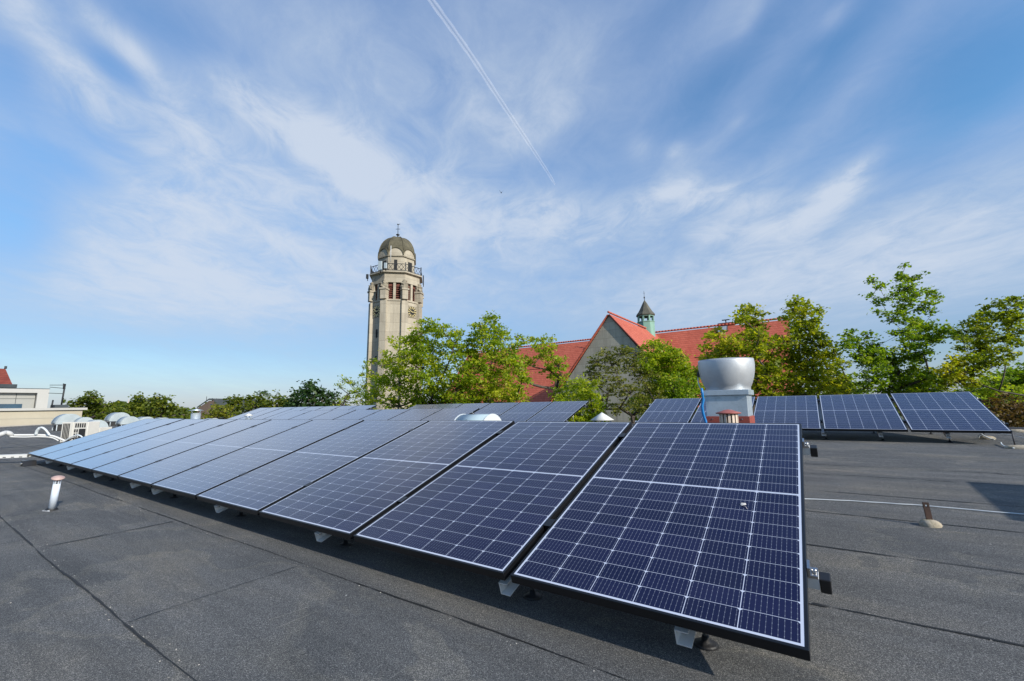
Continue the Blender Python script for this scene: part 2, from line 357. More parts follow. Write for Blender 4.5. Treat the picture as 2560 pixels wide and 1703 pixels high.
def wall_mat(name, c0, c1, scale=0.6, courses=0.0, stain=0.5, rough=0.85, streak=0.0):
    m, n, b = newmat(name); co = worldco(n); x, y, z = n.sep(co)
    a = n.noise(n.comb(x, y, n.m('MULTIPLY', z, 0.35)), scale, 8, 0.65); d = n.noise(co, scale * 14, 4, 0.6)
    f = n.m('ADD', n.m('MULTIPLY', a, .75), n.m('MULTIPLY', d, .25)); c = n.ramp(f, [(0.3, c0), (0.68, c1)])
    if courses:
        cs = n.m('LESS_THAN', n.m('FRACT', n.m('DIVIDE', z, courses)), 0.05)
        c = n.mix(n.m('MULTIPLY', cs, stain), c, tuple(q * 0.55 for q in c0))
        bl = n.n('ShaderNodeTexWhiteNoise', noise_dimensions='2D'); zi = n.m('FLOOR', n.m('DIVIDE', z, courses))
        n.put(bl.inputs['Vector'], n.comb(n.m('FLOOR', n.m('ADD', n.m('MULTIPLY', n.m('ADD', x, y), .9), n.m('MULTIPLY', zi, .5))), zi, 0.0))
        c = n.mix(1.0, c, n.ramp(bl.outputs['Value'], [(0, (.90, .89, .88)), (1, (1.10, 1.10, 1.10))]), 'MULTIPLY')
    if streak:
        k = n.noise(n.comb(n.m('MULTIPLY', x, 2.2), n.m('MULTIPLY', y, 2.2), n.m('MULTIPLY', z, .12)), 1.0, 6, 0.65)
        c = n.mix(n.m('MULTIPLY', n.ramp(k, [(0.48, (0, 0, 0)), (0.70, (1, 1, 1))]), streak), c, tuple(q * 0.42 for q in c0))
    setp(n, b, Base_Color=c, Roughness=rough, Specular_IOR_Level=0.25); return m
M_BEIGE = wall_mat('beige_render', (0.36, 0.325, 0.25), (0.42, 0.38, 0.30), 0.4)
M_WHITEW = wall_mat('white_render', (0.37, 0.365, 0.345), (0.42, 0.415, 0.395), 0.4)
M_GREYP = wall_mat('grey_cladding', (0.27, 0.27, 0.25), (0.32, 0.32, 0.30), 0.5)
M_STONEW = wall_mat('tower_limestone', (0.30, 0.265, 0.205), (0.44, 0.395, 0.31), 0.55, 1.25, 0.35, streak=.35)
M_STONED = wall_mat('weathered_carving', (0.15, 0.13, 0.10), (0.34, 0.30, 0.225), 2.0)
M_GABLE = wall_mat('gable_limestone', (0.31, 0.28, 0.22), (0.44, 0.41, 0.33), 0.5, 0.8, 0.45, streak=.45)
M_BLDG = wall_mat('building_render', (0.30, 0.28, 0.25), (0.38, 0.36, 0.32), 0.3)
M_BROWNW = wall_mat('brown_render', (0.10, 0.075, 0.06), (0.15, 0.11, 0.09), 0.3)
M_SLATE = wall_mat('dark_slate', (0.035, 0.045, 0.05), (0.06, 0.07, 0.08), 0.8)
M_LOUVRE = wall_mat('red_brown_louvre', (0.10, 0.035, 0.025), (0.16, 0.06, 0.045), 1.0)
M_IRON = plain('wrought_iron', (0.018, 0.020, 0.022), 0.6, 0.2, 0.2, 2)
M_GOLD = plain('gilded', (0.52, 0.42, 0.20), 0.4, 0.3, 0.1, 3)
M_COPPER = wall_mat('copper_patina', (0.13, 0.25, 0.20), (0.26, 0.44, 0.36), 1.6)
M_COPPERD = wall_mat('old_copper_roof', (0.050, 0.046, 0.032), (0.15, 0.135, 0.088), 1.3, 0.8, 0.5)
M_TURRETR = wall_mat('turret_roof', (0.055, 0.055, 0.045), (0.13, 0.125, 0.10), 1.5)
M_GLASSB = plain('window_glass', (0.03, 0.07, 0.11), 0.1, 0, 0.3, 1.5)
M_SKYLITE = plain('skylight_glass', (0.30, 0.33, 0.36), 0.12, 0, 0.1, 3)

def tile_mat(name, c0, c1):
    m, n, b = newmat(name); x, y, z = n.sep(worldco(n))
    rows = n.m('FRACT', n.m('MULTIPLY', z, 3.6)); ri = n.m('FLOOR', n.m('MULTIPLY', z, 3.6))
    along = n.m('ADD', n.m('ADD', x, y), n.m('MULTIPLY', ri, 0.37))
    ci = n.m('FLOOR', n.m('MULTIPLY', along, 4.5))
    wn = n.n('ShaderNodeTexWhiteNoise', noise_dimensions='2D'); n.put(wn.inputs['Vector'], n.comb(ri, ci, 0.0))
    a = n.noise(n.comb(x, y, z), 0.35, 7, 0.65)
    f = n.m('ADD', n.m('MULTIPLY', wn.outputs['Value'], 0.35), n.m('MULTIPLY', a, 0.65))
    c = n.ramp(f, [(0.25, c0), (0.75, c1)])
    sh = n.m('LESS_THAN', rows, 0.16); jn = n.m('LESS_THAN', n.m('FRACT', n.m('MULTIPLY', along, 4.5)), 0.10)
    c = n.mix(n.m('MULTIPLY', n.m('MAXIMUM', sh, n.m('MULTIPLY', jn, .6)), 0.45), c, tuple(q * 0.4 for q in c0))
    setp(n, b, Base_Color=c, Roughness=0.75, Specular_IOR_Level=0.3); bump(n, b, n.m('SUBTRACT', 1.0, rows), 0.03, 0.5); return m
M_TILE = tile_mat('clay_tiles', (0.38, 0.085, 0.050), (0.50, 0.130, 0.080))
M_TILED = tile_mat('old_clay_tiles', (0.16, 0.035, 0.025), (0.22, 0.055, 0.035))

def leaf_mat(name, dark, mid, light, trans=0.38):
    m, n, b = newmat(name); at = n.n('ShaderNodeAttribute', attribute_name='tint').outputs['Fac']
    c = n.ramp(at, [(0.0, dark), (0.5, mid), (1.0, light)])
    setp(n, b, Base_Color=c, Roughness=0.5, Specular_IOR_Level=0.3)
    tr = n.n('ShaderNodeBsdfTranslucent'); c2 = n.mix(1.0, c, (1.5, 1.6, 0.55), 'MULTIPLY'); n.put(tr.inputs[0], c2)
    mx = n.n('ShaderNodeMixShader'); mx.inputs[0].default_value = trans
    o = m.node_tree.nodes['Material Output']
    n.put(mx.inputs[1], b.outputs[0]); n.put(mx.inputs[2], tr.outputs[0]); n.put(o.inputs[0], mx.outputs[0]); return m
L_MAPLE = leaf_mat('maple_leaf', (0.12, 0.16, 0.012), (0.26, 0.30, 0.018), (0.48, 0.42, 0.03), .5)
L_GREEN = leaf_mat('green_leaf', (0.085, 0.155, 0.012), (0.22, 0.31, 0.018), (0.42, 0.43, 0.03), .5)
L_OLIVE = leaf_mat('olive_leaf', (0.09, 0.105, 0.022), (0.16, 0.175, 0.034), (0.27, 0.26, 0.06), .4)
L_DARK = leaf_mat('dark_leaf', (0.018, 0.050, 0.016), (0.040, 0.085, 0.022), (0.08, 0.13, 0.03), 0.3)
L_FAR = leaf_mat('far_leaf', (0.055, 0.085, 0.012), (0.12, 0.155, 0.016), (0.23, 0.23, 0.025), 0.4)
L_BRONZE = leaf_mat('bronze_leaf', (0.07, 0.045, 0.018), (0.13, 0.075, 0.025), (0.15, 0.13, 0.03), 0.35)
M_BARK = plain('bark', (0.075, 0.060, 0.048), 0.9, 0, 0.35, 6, 0.4)
M_GROUND = plain('ground', (0.06, 0.075, 0.035), 0.95, 0, 0.4, 0.05)

# ------------------------------------------------------------------ setting: ground
GZ = -13.0
g = MB(); g.add([(-9000, -9000, GZ), (9000, -9000, GZ), (9000, 9000, GZ), (-9000, 9000, GZ)], [(0, 1, 2, 3)])
single('ground', g, M_GROUND, None, None, (0, 0, 0), kind='structure')

# ------------------------------------------------------------------ host building with its felt roof
rng = random.Random(5)
RX0, RX1, RY0, RY1 = -43.6, 16.0, -9.0, 11.6
host = thing('flat_roof_building', 'building under the camera whose flat dark felt roof carries all the solar rows', 'building', (-14, 1, GZ))
deck = MB(); ys_ = [RY0, -4, 0, 2] + [2 + k for k in range(1, 10)] + [RY1]
top = [(x, y, zr(y)) for y in ys_ for x in (RX0, RX1)]
deck.add(top, [(2 * i, 2 * i + 1, 2 * i + 3, 2 * i + 2) for i in range(len(ys_) - 1)], True)
deck_o = part('roof', deck, M_FELT, host)
wl = MB()
wl.add([(RX0, RY0, GZ), (RX1, RY0, GZ), (RX1, RY1, GZ), (RX0, RY1, GZ)] + [(RX0, RY0, zr(RY0) - .004), (RX1, RY0, zr(RY0) - .004), (RX1, RY1, zr(RY1) - .004), (RX0, RY1, zr(RY1) - .004)],
       [(0, 1, 5, 4), (1, 2, 6, 5), (2, 3, 7, 6), (3, 0, 4, 7)])
part('wall', wl, M_BLDG, host)
tr = MB(); tr.box(RX0, RX1, RY1 + .002, RY1 + .06, zr(RY1) - .18, zr(RY1) + .035)
part('edge_trim', tr, plain('edge_flashing', (0.12, 0.12, 0.13), 0.5, 0.3), host)
# lap seams of the felt strips: thin irregular beads of bitumen
def bead(pts, w, lift=0.003, wob=0.006, seed=0):
    r = random.Random(seed); out_ = []; L_ = 0
    P = []
    for a, b in zip(pts[:-1], pts[1:]):
        d = math.hypot(b[0] - a[0], b[1] - a[1]); n_ = max(2, int(d / 0.07))
        for i in range(n_): t = i / n_; P.append((a[0] + (b[0] - a[0]) * t, a[1] + (b[1] - a[1]) * t))
    P.append(pts[-1]); vs = []; fs = []; ph = [r.uniform(0, 6) for _ in range(4)]
    for i, p in enumerate(P):
        a = P[max(i - 1, 0)]; b = P[min(i + 1, len(P) - 1)]; dx_, dy_ = b[0] - a[0], b[1] - a[1]; l = math.hypot(dx_, dy_) or 1
        nx, ny = -dy_ / l, dx_ / l; s = i * 0.07
        o = wob * (math.sin(s * 1.3 + ph[0]) + .6 * math.sin(s * 3.7 + ph[1]) + r.uniform(-.35, .35))
        ww = w * (0.55 + 0.5 * abs(math.sin(s * 2.1 + ph[2])) + r.uniform(-.25, .35))
        if r.random() < .10: ww *= .2
        if math.sin(s * .9 + ph[3]) > .8: ww *= .35
        for sgn in (-1, 1):
            x, y = p[0] + nx * (o + sgn * ww / 2), p[1] + ny * (o + sgn * ww / 2); vs.append((x, y, zr(y) + lift))
    fs = [(2 * i, 2 * i + 1, 2 * i + 3, 2 * i + 2) for i in range(len(P) - 1)]
    return vs, fs
SEAM_Y = [-.75, -.05, .70, 1.46, 2.37, 3.2, 4.01, 4.77, 5.66, 6.3, 7.19, 8.0, 8.8, 9.6, 10.4]
sm = MB()
for i, y in enumerate(SEAM_Y):
    x = RX0 + .5
    while x < RX1 - 1:
        x2 = x + rng.uniform(5, 11); x2 = min(x2, RX1 - .5); j = rng.uniform(-.03, .03)
        sm.add(*bead([(x, y + j), (x2, y + j)], 0.013 if y > 2 else 0.010, 0.003 + .0006 * (i % 3), seed=i * 37 + int(x)), True); x = x2 - .05
    x = RX0 + rng.uniform(0, 4)
    while x < -5.5 and i < 4:
        if not (-5.5 < x < 1 and i in (1, 2, 3)): sm.add(*bead([(x, y), (x + .02, SEAM_Y[i + 1])], 0.009, 0.005, .006, seed=i * 11 + int(x * 7)))
        x += rng.uniform(5, 8)
sm.add(*bead([(-4.36, .72), (-4.36, 1.44)], .017, .0052, .007, 3)); sm.add(*bead([(-2.5, .70), (-2.5, 1.44)], .015, .0052, .007, 4))
sm.add(*bead([(-4.75, -.02), (-4.75, .68)], .016, .0052, .007, 6)); sm.add(*bead([(-1.0, -.02), (-1.0, .68)], .010, .0052, .007, 8))
part('lap_seam', sm, plain('seam_bitumen', (0.013, 0.0125, 0.012), 0.7, 0, 0.5, 12, 0.3), deck_o)

for i, (pa, pb2) in enumerate((((690, 1572), (800, 1526)), ((672, 1553), (772, 1518)), ((968, 1703), (1022, 1668)))):
    sc2 = MB(); a, b = on_roof(*pa), on_roof(*pb2); sc2.add(*bead([(a[0], a[1]), (b[0], b[1])], .006, .0022, .003, 70 + i))
    part('scuff_mark', sc2, M_SCUFF, deck_o)

# loose bits of grit and lime along the seams: stuff
gr = MB(); r = random.Random(12)
for k in range(420):
    y = r.choice([.70, .70, 1.46, 2.37]) + r.gauss(0, .02); x = r.uniform(-7, 2.2)
    if k > 260: y = r.uniform(0, 9); x = r.uniform(-9, 3)
    s = r.uniform(.0015, .005) * (1.6 if k > 260 and y > 3 else 1); z = zr(y)
    a = r.uniform(0, 6)
    gr.add([(x + s * math.cos(a), y + s * math.sin(a), z + .001), (x + s * math.cos(a + 2.1), y + s * math.sin(a + 2.1), z + .001), (x + s * math.cos(a + 4.2), y + s * math.sin(a + 4.2), z + .001), (x, y, z + s * .9)],
           [(0, 1, 3), (1, 2, 3), (2, 0, 3)])
single('grit', gr, stone_mat('grit', (0.30, 0.28, 0.25), (0.5, 0.48, 0.44)), 'scattered pale grit lying along the felt seams', 'grit', (0, 0, 0), kind='stuff')

# ------------------------------------------------------------------ solar panels
TILT = rad(18.8); CT, ST_ = math.cos(TILT), math.sin(TILT); STEP = PW + GAP
def panel_meshes():
    fm = MB(); lip = .011; h = .035; w2 = PW / 2
    fm.box(-w2, w2, 0, lip, -h, 0.0012); fm.box(-w2, w2, PL - lip, PL, -h, 0.0012)
    fm.box(-w2, -w2 + lip, lip, PL - lip, -h, 0.0012); fm.box(w2 - lip, w2, lip, PL - lip, -h, 0.0012)
    gm = MB(); gm.box(-w2 + lip + .0002, w2 - lip - .0002, lip + .0002, PL - lip - .0002, -.006, 0)
    jb = MB(); jb.box(-.06, .06, PL / 2 - .03, PL / 2 + .03, -.024, -.0062)
    a = fm.mesh('frame'); a.materials.append(M_FRAME); b = gm.mesh('cell_sheet'); b.materials.append(M_CELL)
    c = jb.mesh('junction_box'); c.materials.append(M_BLACKPL); return a, b, c
PM = panel_meshes()
proto = thing('solar_panel', 'x', 'solar panel'); pparts = []
for nm, me in zip(('frame', 'cell_sheet', 'junction_box'), PM):
    o = part(nm, me, None, proto, True)
    pparts.append(o)
bv = pparts[0].modifiers.new('bevel', 'BEVEL'); bv.width = .0012; bv.segments = 1
first = [True]
def place_panel(loc, label, group):
    if first[0]: o = proto; first[0] = False
    else:
        o = proto.copy(); COL.objects.link(o)
        for c in pparts: d = c.copy(); COL.objects.link(d); d.parent = o
    o.location = loc; o.rotation_euler = (TILT + rad(rng.uniform(-.12, .12)), rad(rng.uniform(-.1, .1)), rad(rng.uniform(-.05, .05)))
    o['label'] = label; o['group'] = group; return o
ORD = ['', 'second', 'third', 'fourth', 'fifth', 'sixth', 'seventh', 'eighth', 'ninth', 'tenth']
ROWS = {  # right end of the top edge, number of panels
 'front': ((-.0843, 3.2398, -.1372), 11), 'barrel': ((-5.9457, 7.3113, -.0362), 7), 'centre': ((-4.8008, 10.3821, .0908), 6),
 'tower': ((-13.0491, 10.1761, .1088), 8), 'right': ((2.1826, 10.5615, .1010), 5)}
RDESC = {'front': 'in the front row', 'barrel': 'in the middle row', 'centre': 'in the far row below the maples',
         'tower': 'in the far row left of the tower', 'right': 'in the row behind the exhaust fan'}
RGRP = {k: 'solar panels ' + RDESC[k] for k in RDESC}
for key, (tp, n_) in ROWS.items():
    for i in range(n_):
        x = tp[0] - STEP * (i + .5) + GAP * .5 - 0.0
        x = tp[0] - PW / 2 - STEP * i
        if key == 'front' and i == 0: lab = 'nearest dark blue solar panel, right end of the front row, with a dry leaf'
        elif i == 0: lab = 'solar panel at the right end ' + RDESC[key]
        elif i == n_ - 1: lab = 'solar panel at the left end ' + RDESC[key]
        else: lab = ORD[i] + ' solar panel from the right end ' + RDESC[key]
        place_panel((x, tp[1] - PL * CT, tp[2] - PL * ST_), lab, RGRP[key])

# rails, supports and clamps per row
def sl(tp, yl, zl, x):    # point in the tilted plane of a row -> world
    return Vector((x, tp[1] - PL * CT + yl * CT - zl * ST_, tp[2] - PL * ST_ + yl * ST_ + zl * CT))
def rail(key, yl, which):
    tp, n_ = ROWS[key]; x0 = tp[0] - STEP * n_ - .05; x1 = tp[0] + .055
    lab = '%s aluminium rail under the panels %s' % (which, RDESC[key])
    p0 = sl(tp, yl, -.036, x1); t = thing('mounting_rail', lab, 'rail', p0, 'mounting rails under the panel rows', (TILT, 0, 0))
    b = MB(); b.box(x0 - x1, -.022, -.02, .02, -.042, 0); part('rail_body', b, M_ALU, t, True)
    c = MB(); c.box(-.021, .012, -.023, .023, -.052, .002); part('end_cap', c, M_BLACKPL, t, True, bevel=.004)
    k = MB(); k.box(-.052, -.024, -.024, .024, .001, .012); k.box(-.0535, -.045, -.024, .024, .0125, .039); k.lathe([(.009, .012), (.009, .022), (.005, .024)], (-.034, 0, 0), 8); part('end_clamp', k, M_STEEL, t, True)
    for i in range(1, n_):
        mc = MB(); xx = -.055 - (STEP * i - GAP / 2); mc.box(xx - .011, xx + .011, -.03, .03, .001, .0375)
        mc.box(xx - .021, xx + .021, -.03, .03, .0376, .0415)
        part('middle_clamp', mc, M_FRAME, t, True)
for key in ROWS:
    rail(key, .22 * PL, 'lower'); rail(key, .85 * PL, 'upper')
def support(key, x, lab):
    tp, n_ = ROWS[key]; p = sl(tp, .03, -.16, x); y0 = p.y
    t = thing('rail_support', lab, 'panel support', (x, y0, zr(y0)), 'sloping channel supports under the panel rows')
    c = MB(); o = Vector(t.location)
    prof = [(0, -.082), (.045, -.082), (.045, -.079), (.004, -.079), (.004, -.112 + .03), (.004, -.148), (.055, -.148), (.055, -.152), (0, -.152)]
    prof = [(-.045, -.136), (.005, -.136), (.005, -.1315), (-.0405, -.1315), (-.0405, -.0835), (0, -.0835), (0, -.079), (-.045, -.079)]
    vs = []
    for yl in (.03, PL - .05):
        for (a, z) in prof: vs.append(sl(tp, yl, z, x + a))
    n = len(prof); c.add(vs, [tuple(range(n))[::-1], tuple(range(n, 2 * n))] + [(i, (i + 1) % n, n + (i + 1) % n, n + i) for i in range(n)])
    part('channel', c, M_ALU, t)
    cl = MB(); q = sl(tp, .05, -.10, x - .02)
    cl.lathe([(.010, 0), (.010, .012), (.006, .016)], (q.x, q.y, q.z), 8); part('bolt', cl, M_STEEL, t)
    for yl, nm in ((.21, 'front_post'), (PL - .22, 'rear_post')):
        q = sl(tp, yl, -.133, x + .012); zg = zr(q.y)
        pm = MB(); pm.tube([(q.x, q.y, zg), (q.x, q.y, q.z)], .008, 8); po = part(nm, pm, M_STEEL, t)
        fm = MB(); fm.lathe([(.046, .0), (.034, .008), (.016, .012), (.012, .03), (0, .03)], (q.x, q.y, zg + .001), 14); part('sealed_foot', fm, M_BITUMEN, po)
FX = [-.43, -1.18, -2.62, -4.08, -5.55, -6.22, -7.68, -9.12, -10.6]
for i, x in enumerate(FX):
    nm = 'grey channel support, %s under the front edge of the front row' % ('nearest and rightmost' if i == 0 else ('farthest left' if i == len(FX) - 1 else ORD[i] + ' from the right'))
    support('front', x, nm)
for i, px in enumerate((2378, 2208, 2064)):
    p = at_y(px, 1100, 8.98)
    support('right', float(p[0]), 'grey channel support under the row behind the exhaust fan, %s' % ['rightmost', 'middle one', 'nearest the front row'][i])
for key in ('barrel', 'centre', 'tower'):
    tp, n_ = ROWS[key]
    support(key, tp[0] - .4, 'channel support under the right end of panels ' + RDESC[key])
    support(key, tp[0] - n_ * STEP + .5, 'channel support under the left end of panels ' + RDESC[key])

# dry leaf on the nearest panel
tp = ROWS['front'][0]
def on_panel(px, py):
    d = ray(px, py); n = np.array([0, -ST_, CT]); p0 = np.array([0, tp[1] - PL * CT, tp[2] - PL * ST_]); return d * (p0 @ n) / (d @ n)
lp = on_panel(1859, 1263)
lm = MB(); c = Vector(lp); ax = Vector((1, 0, 0)); ay = Vector((0, CT, ST_)); az_ = Vector((0, -ST_, CT))
pts = [(-.012, -.004, .003), (-.009, .009, .006), (.0, .012, .004), (.009, .008, .007), (.011, -.002, .004), (.004, -.009, .006), (-.006, -.010, .002)]
vs = [c + ax * a + ay * b + az_ * z for a, b, z in pts] + [c + az_ * .009]
lm.add(vs, [(i, (i + 1) % 7, 7) for i in range(7)], True); lf = thing('dry_leaf', 'small pale dried leaf lying on the nearest solar panel', 'leaf', tuple(lp))
part('blade', lm, plain('dry_leaf', (0.62, 0.58, 0.52), .7), lf)
sk = MB(); sk.tube([c + ax * .004 - ay * .006 + az_ * .003, c + ax * .013 - ay * .022 + az_ * .004, c + ax * .017 - ay * .034 + az_ * .003], .0012, 5); part('stalk', sk, plain('leaf_stalk', (0.5, 0.44, 0.4), .7), lf)

# ------------------------------------------------------------------ things standing on the roof
V3 = lambda p: Vector((float(p[0]), float(p[1]), float(p[2])))
# leaning white vent pipe, front left
b0 = V3(on_roof(129, 1276)); tpv = V3(at_depth(146, 1191, float(b0.dot(Vector(FWD))) - .02))
ax_ = (tpv - b0); hgt = ax_.length; ax_.normalize()
vp = thing('vent_pipe', 'slim pale grey vent pipe with a salmon cap, alone on the roof front left', 'vent pipe', b0)
q = Vector((0, 0, 1)).rotation_difference(ax_).to_matrix()
def lathe_along(mb, prof, o, n=20, R=None):
    t = MB(); t.lathe(prof, n=n); o = Vector(o)
    vs = [((R or q) @ Vector(p)) + o for p in t.v]; k = len(mb.v); mb.v += [tuple(p) for p in vs]; mb.f += [tuple(i + k for i in f) for f in t.f]; mb.sm += t.sm
h1 = hgt * .80
m = MB(); lathe_along(m, [(.027, .0), (.026, h1), (.022, h1), (.022, h1 - .02)], b0); pp = part('pipe', m, M_PIPE, vp)
m = MB()
for k in range(8):
    a = 2 * math.pi * (k + .2) / 8; c_ = Vector((math.cos(a), math.sin(a), 0)); t_ = Vector((-math.sin(a), math.cos(a), 0))
    vs = []
    for z in (h1 - .001, hgt - .018):
        for (rr, tt) in ((.023, -.0055), (.026, -.0055), (.026, .0055), (.023, .0055)): vs.append(b0 + q @ (c_ * rr + t_ * tt + Vector((0, 0, z))))
    m.add(vs, [(3, 2, 1, 0), (4, 5, 6, 7), (0, 1, 5, 4), (1, 2, 6, 5), (2, 3, 7, 6), (3, 0, 4, 7)])
part('slotted_collar', m, M_PIPE, pp)
m = MB(); lathe_along(m, [(.017, .0), (.017, hgt - .02)], b0); part('inner_tube', m, M_DARK, pp)
m = MB(); lathe_along(m, [(.0, hgt - .022), (.042, hgt - .022), (.047, hgt - .016), (.046, hgt - .012), (.02, hgt + .000), (0, hgt + .003)], b0); part('cap', m, M_PINKCAP, vp)
m = MB(); r = random.Random(3); vs = []
for k in range(14):
    a = 2 * math.pi * k / 14; rr = .042 + r.uniform(-.008, .014); vs.append((b0.x + rr * math.cos(a), b0.y + rr * math.sin(a), zr(b0.y) + .002))
vs += [(b0.x + .029 * math.cos(2 * math.pi * k / 14), b0.y + .029 * math.sin(2 * math.pi * k / 14), zr(b0.y) + .028) for k in range(14)]
m.add(vs, [(k, (k + 1) % 14, 14 + (k + 1) % 14, 14 + k) for k in range(14)], True); part('bitumen_collar', m, M_BITUMEN, vp)
m = MB(); e = V3(on_roof(104, 1279)); e2 = V3(on_roof(122, 1275)); e3 = V3(on_roof(124, 1281))
m.add([e + Vector((0, 0, .004)), e2 + Vector((0, 0, .006)), e3 + Vector((0, 0, .006)), e2 + Vector((0, 0, .02))], [(0, 2, 1), (0, 1, 3), (0, 3, 2), (1, 2, 3)]); part('white_flap', m, M_WHITE, vp)

def slotted_vent(name, label, x, y, ztop, r, capr, mslat, mcap, group=None, nslat=14, hs=.15):
    z0 = zr(y); t = thing(name, label, 'vent pipe', (x, y, z0), group)
    m = MB(); m.lathe([(r, 0), (r, ztop - hs - z0)], (x, y, z0), 20); p_ = part('pipe', m, mslat, t)
    m = MB()
    for k in range(nslat):
        a = 2 * math.pi * k / nslat; R_ = Matrix.Translation((x, y, 0)) @ Matrix.Rotation(a, 4, 'Z'); w = math.pi * r / nslat * .62
        m.box(r - .006, r, -w, w, ztop - hs + .0005, ztop - .032, R_)
    part('slats', m, mslat, p_)
    m = MB(); m.lathe([(r * .72, 0), (r * .72, ztop - .034 - z0)], (x, y, z0 + .001), 16); part('inner_tube', m, M_DARK, p_)
    m = MB(); m.lathe([(0, -.031), (capr * .9, -.031), (capr, -.024), (capr * .98, -.02), (capr * .55, -.007), (capr * .3, .004), (0, .008)], (x, y, ztop), 24); part('cap', m, mcap, t)
    return t
p = at_y(1820, 1026, 4.3); slotted_vent('vent_pipe', 'small vent with cream slats and a dull red cap before the exhaust fan', p[0], p[1], p[2], .075, .105, M_CREAMSLAT, M_REDCAP)

# exhaust fan: square curb, transition, spun aluminium bowl
fy = 5.95; fc = V3(at_y(1822, 1000, fy)); fx = fc.x; dep = float(fc.dot(Vector(FWD))); pxm = dep / F     # metres per pixel there
zf = lambda py: float(at_depth(1822, py, dep)[2])
fan = thing('exhaust_fan', 'big aluminium bowl exhaust fan on a square grey sheet metal curb', 'exhaust fan', (fx, fy, zr(fy)))
zb, z1, z2, z3 = zr(fy), zf(1040), zf(989), zf(980)
hw0, hw1 = 0.224, 0.228
m = MB(); m.box(fx - .238, fx + .238, fy - .238, fy + .238, zb, z1 - .0005); part('red_base', m, M_RED, fan, bevel=.006)
m = MB()
for s_ in (-.16, .16): m.lathe([(.008, 0), (.008, .006), (.004, .009)], (fx + s_, z1 - .03, 0), 8, axis='y') if False else m.box(fx + s_ - .006, fx + s_ + .006, fy - .243, fy - .2385, z1 - .036, z1 - .024)
part('screw', m, M_STEEL, fan)
m = MB(); m.add([(fx + sx * h_, fy + sy * h_, z) for z, h_ in ((z1, hw0), (z2, hw1)) for sy in (-1, 1) for sx in (-1, 1)], [(0, 2, 3, 1), (4, 5, 7, 6), (0, 1, 5, 4), (2, 6, 7, 3), (0, 4, 6, 2), (1, 3, 7, 5)]); cb = part('curb', m, M_GALV, fan, bevel=.004)
m = MB(); m.box(fx - hw1 - .026, fx + hw1 + .026, fy - hw1 - .026, fy + hw1 + .026, z2 + .0005, zf(976)); part('curb_cap', m, M_GALV, cb, bevel=.004)
R0 = 64 * pxm
prof = [(.80 * R0, zf(978)), (.80 * R0, zf(969)), (.825 * R0, zf(966.5)), (.885 * R0, zf(957)), (.945 * R0, zf(944)), (.99 * R0, zf(929)), (1.01 * R0, zf(914)), (1.0 * R0, zf(904)), (.99 * R0, zf(900) + .006), (.97 * R0, zf(900) + .002), (.95 * R0, zf(915)), (.6 * R0, zf(945)), (0, zf(950))]
m = MB(); m.lathe(prof, (fx, fy, 0), 56, cap=False); part('bowl', m, M_SPUN, fan)
m = MB(); m.lathe([(.22, zf(948)), (.22, zf(915)), (.18, zf(908)), (0, zf(906))], (fx, fy, 0), 24, cap=False); part('motor_cover', m, M_GALV, fan)
m = MB(); m.box(fx - 1.06 * R0, fx - .99 * R0, fy - .05, fy + .02, zf(940), zf(926)); part('switch_box', m, M_BLACKPL, fan, bevel=.004)
cx0 = fx - 1.05 * R0
m = MB(); P0 = Vector((cx0, fy - .02, zf(940))); P1 = Vector((fx - .93 * R0, fy - .12, zf(969)))
m.tube([P0, P0.lerp(P1, .5) + Vector((-.01, 0, 0)), P1], .007, 8); part('grey_lead', m, M_CABLE, fan)
m = MB(); pts = [V3(at_depth(px, py, dep - .12)) for px, py in ((1754, 971), (1756, 985), (1758, 1000), (1755, 1015), (1757, 1030), (1760, 1042), (1764, 1052))]
pts.append(Vector((pts[-1].x + .05, pts[-1].y, zr(fy) + .02)))
m.tube(pts, [.014, .015, .016, .016, .016, .016, .016, .016], 10); part('blue_conduit', m, M_BLUE, fan)

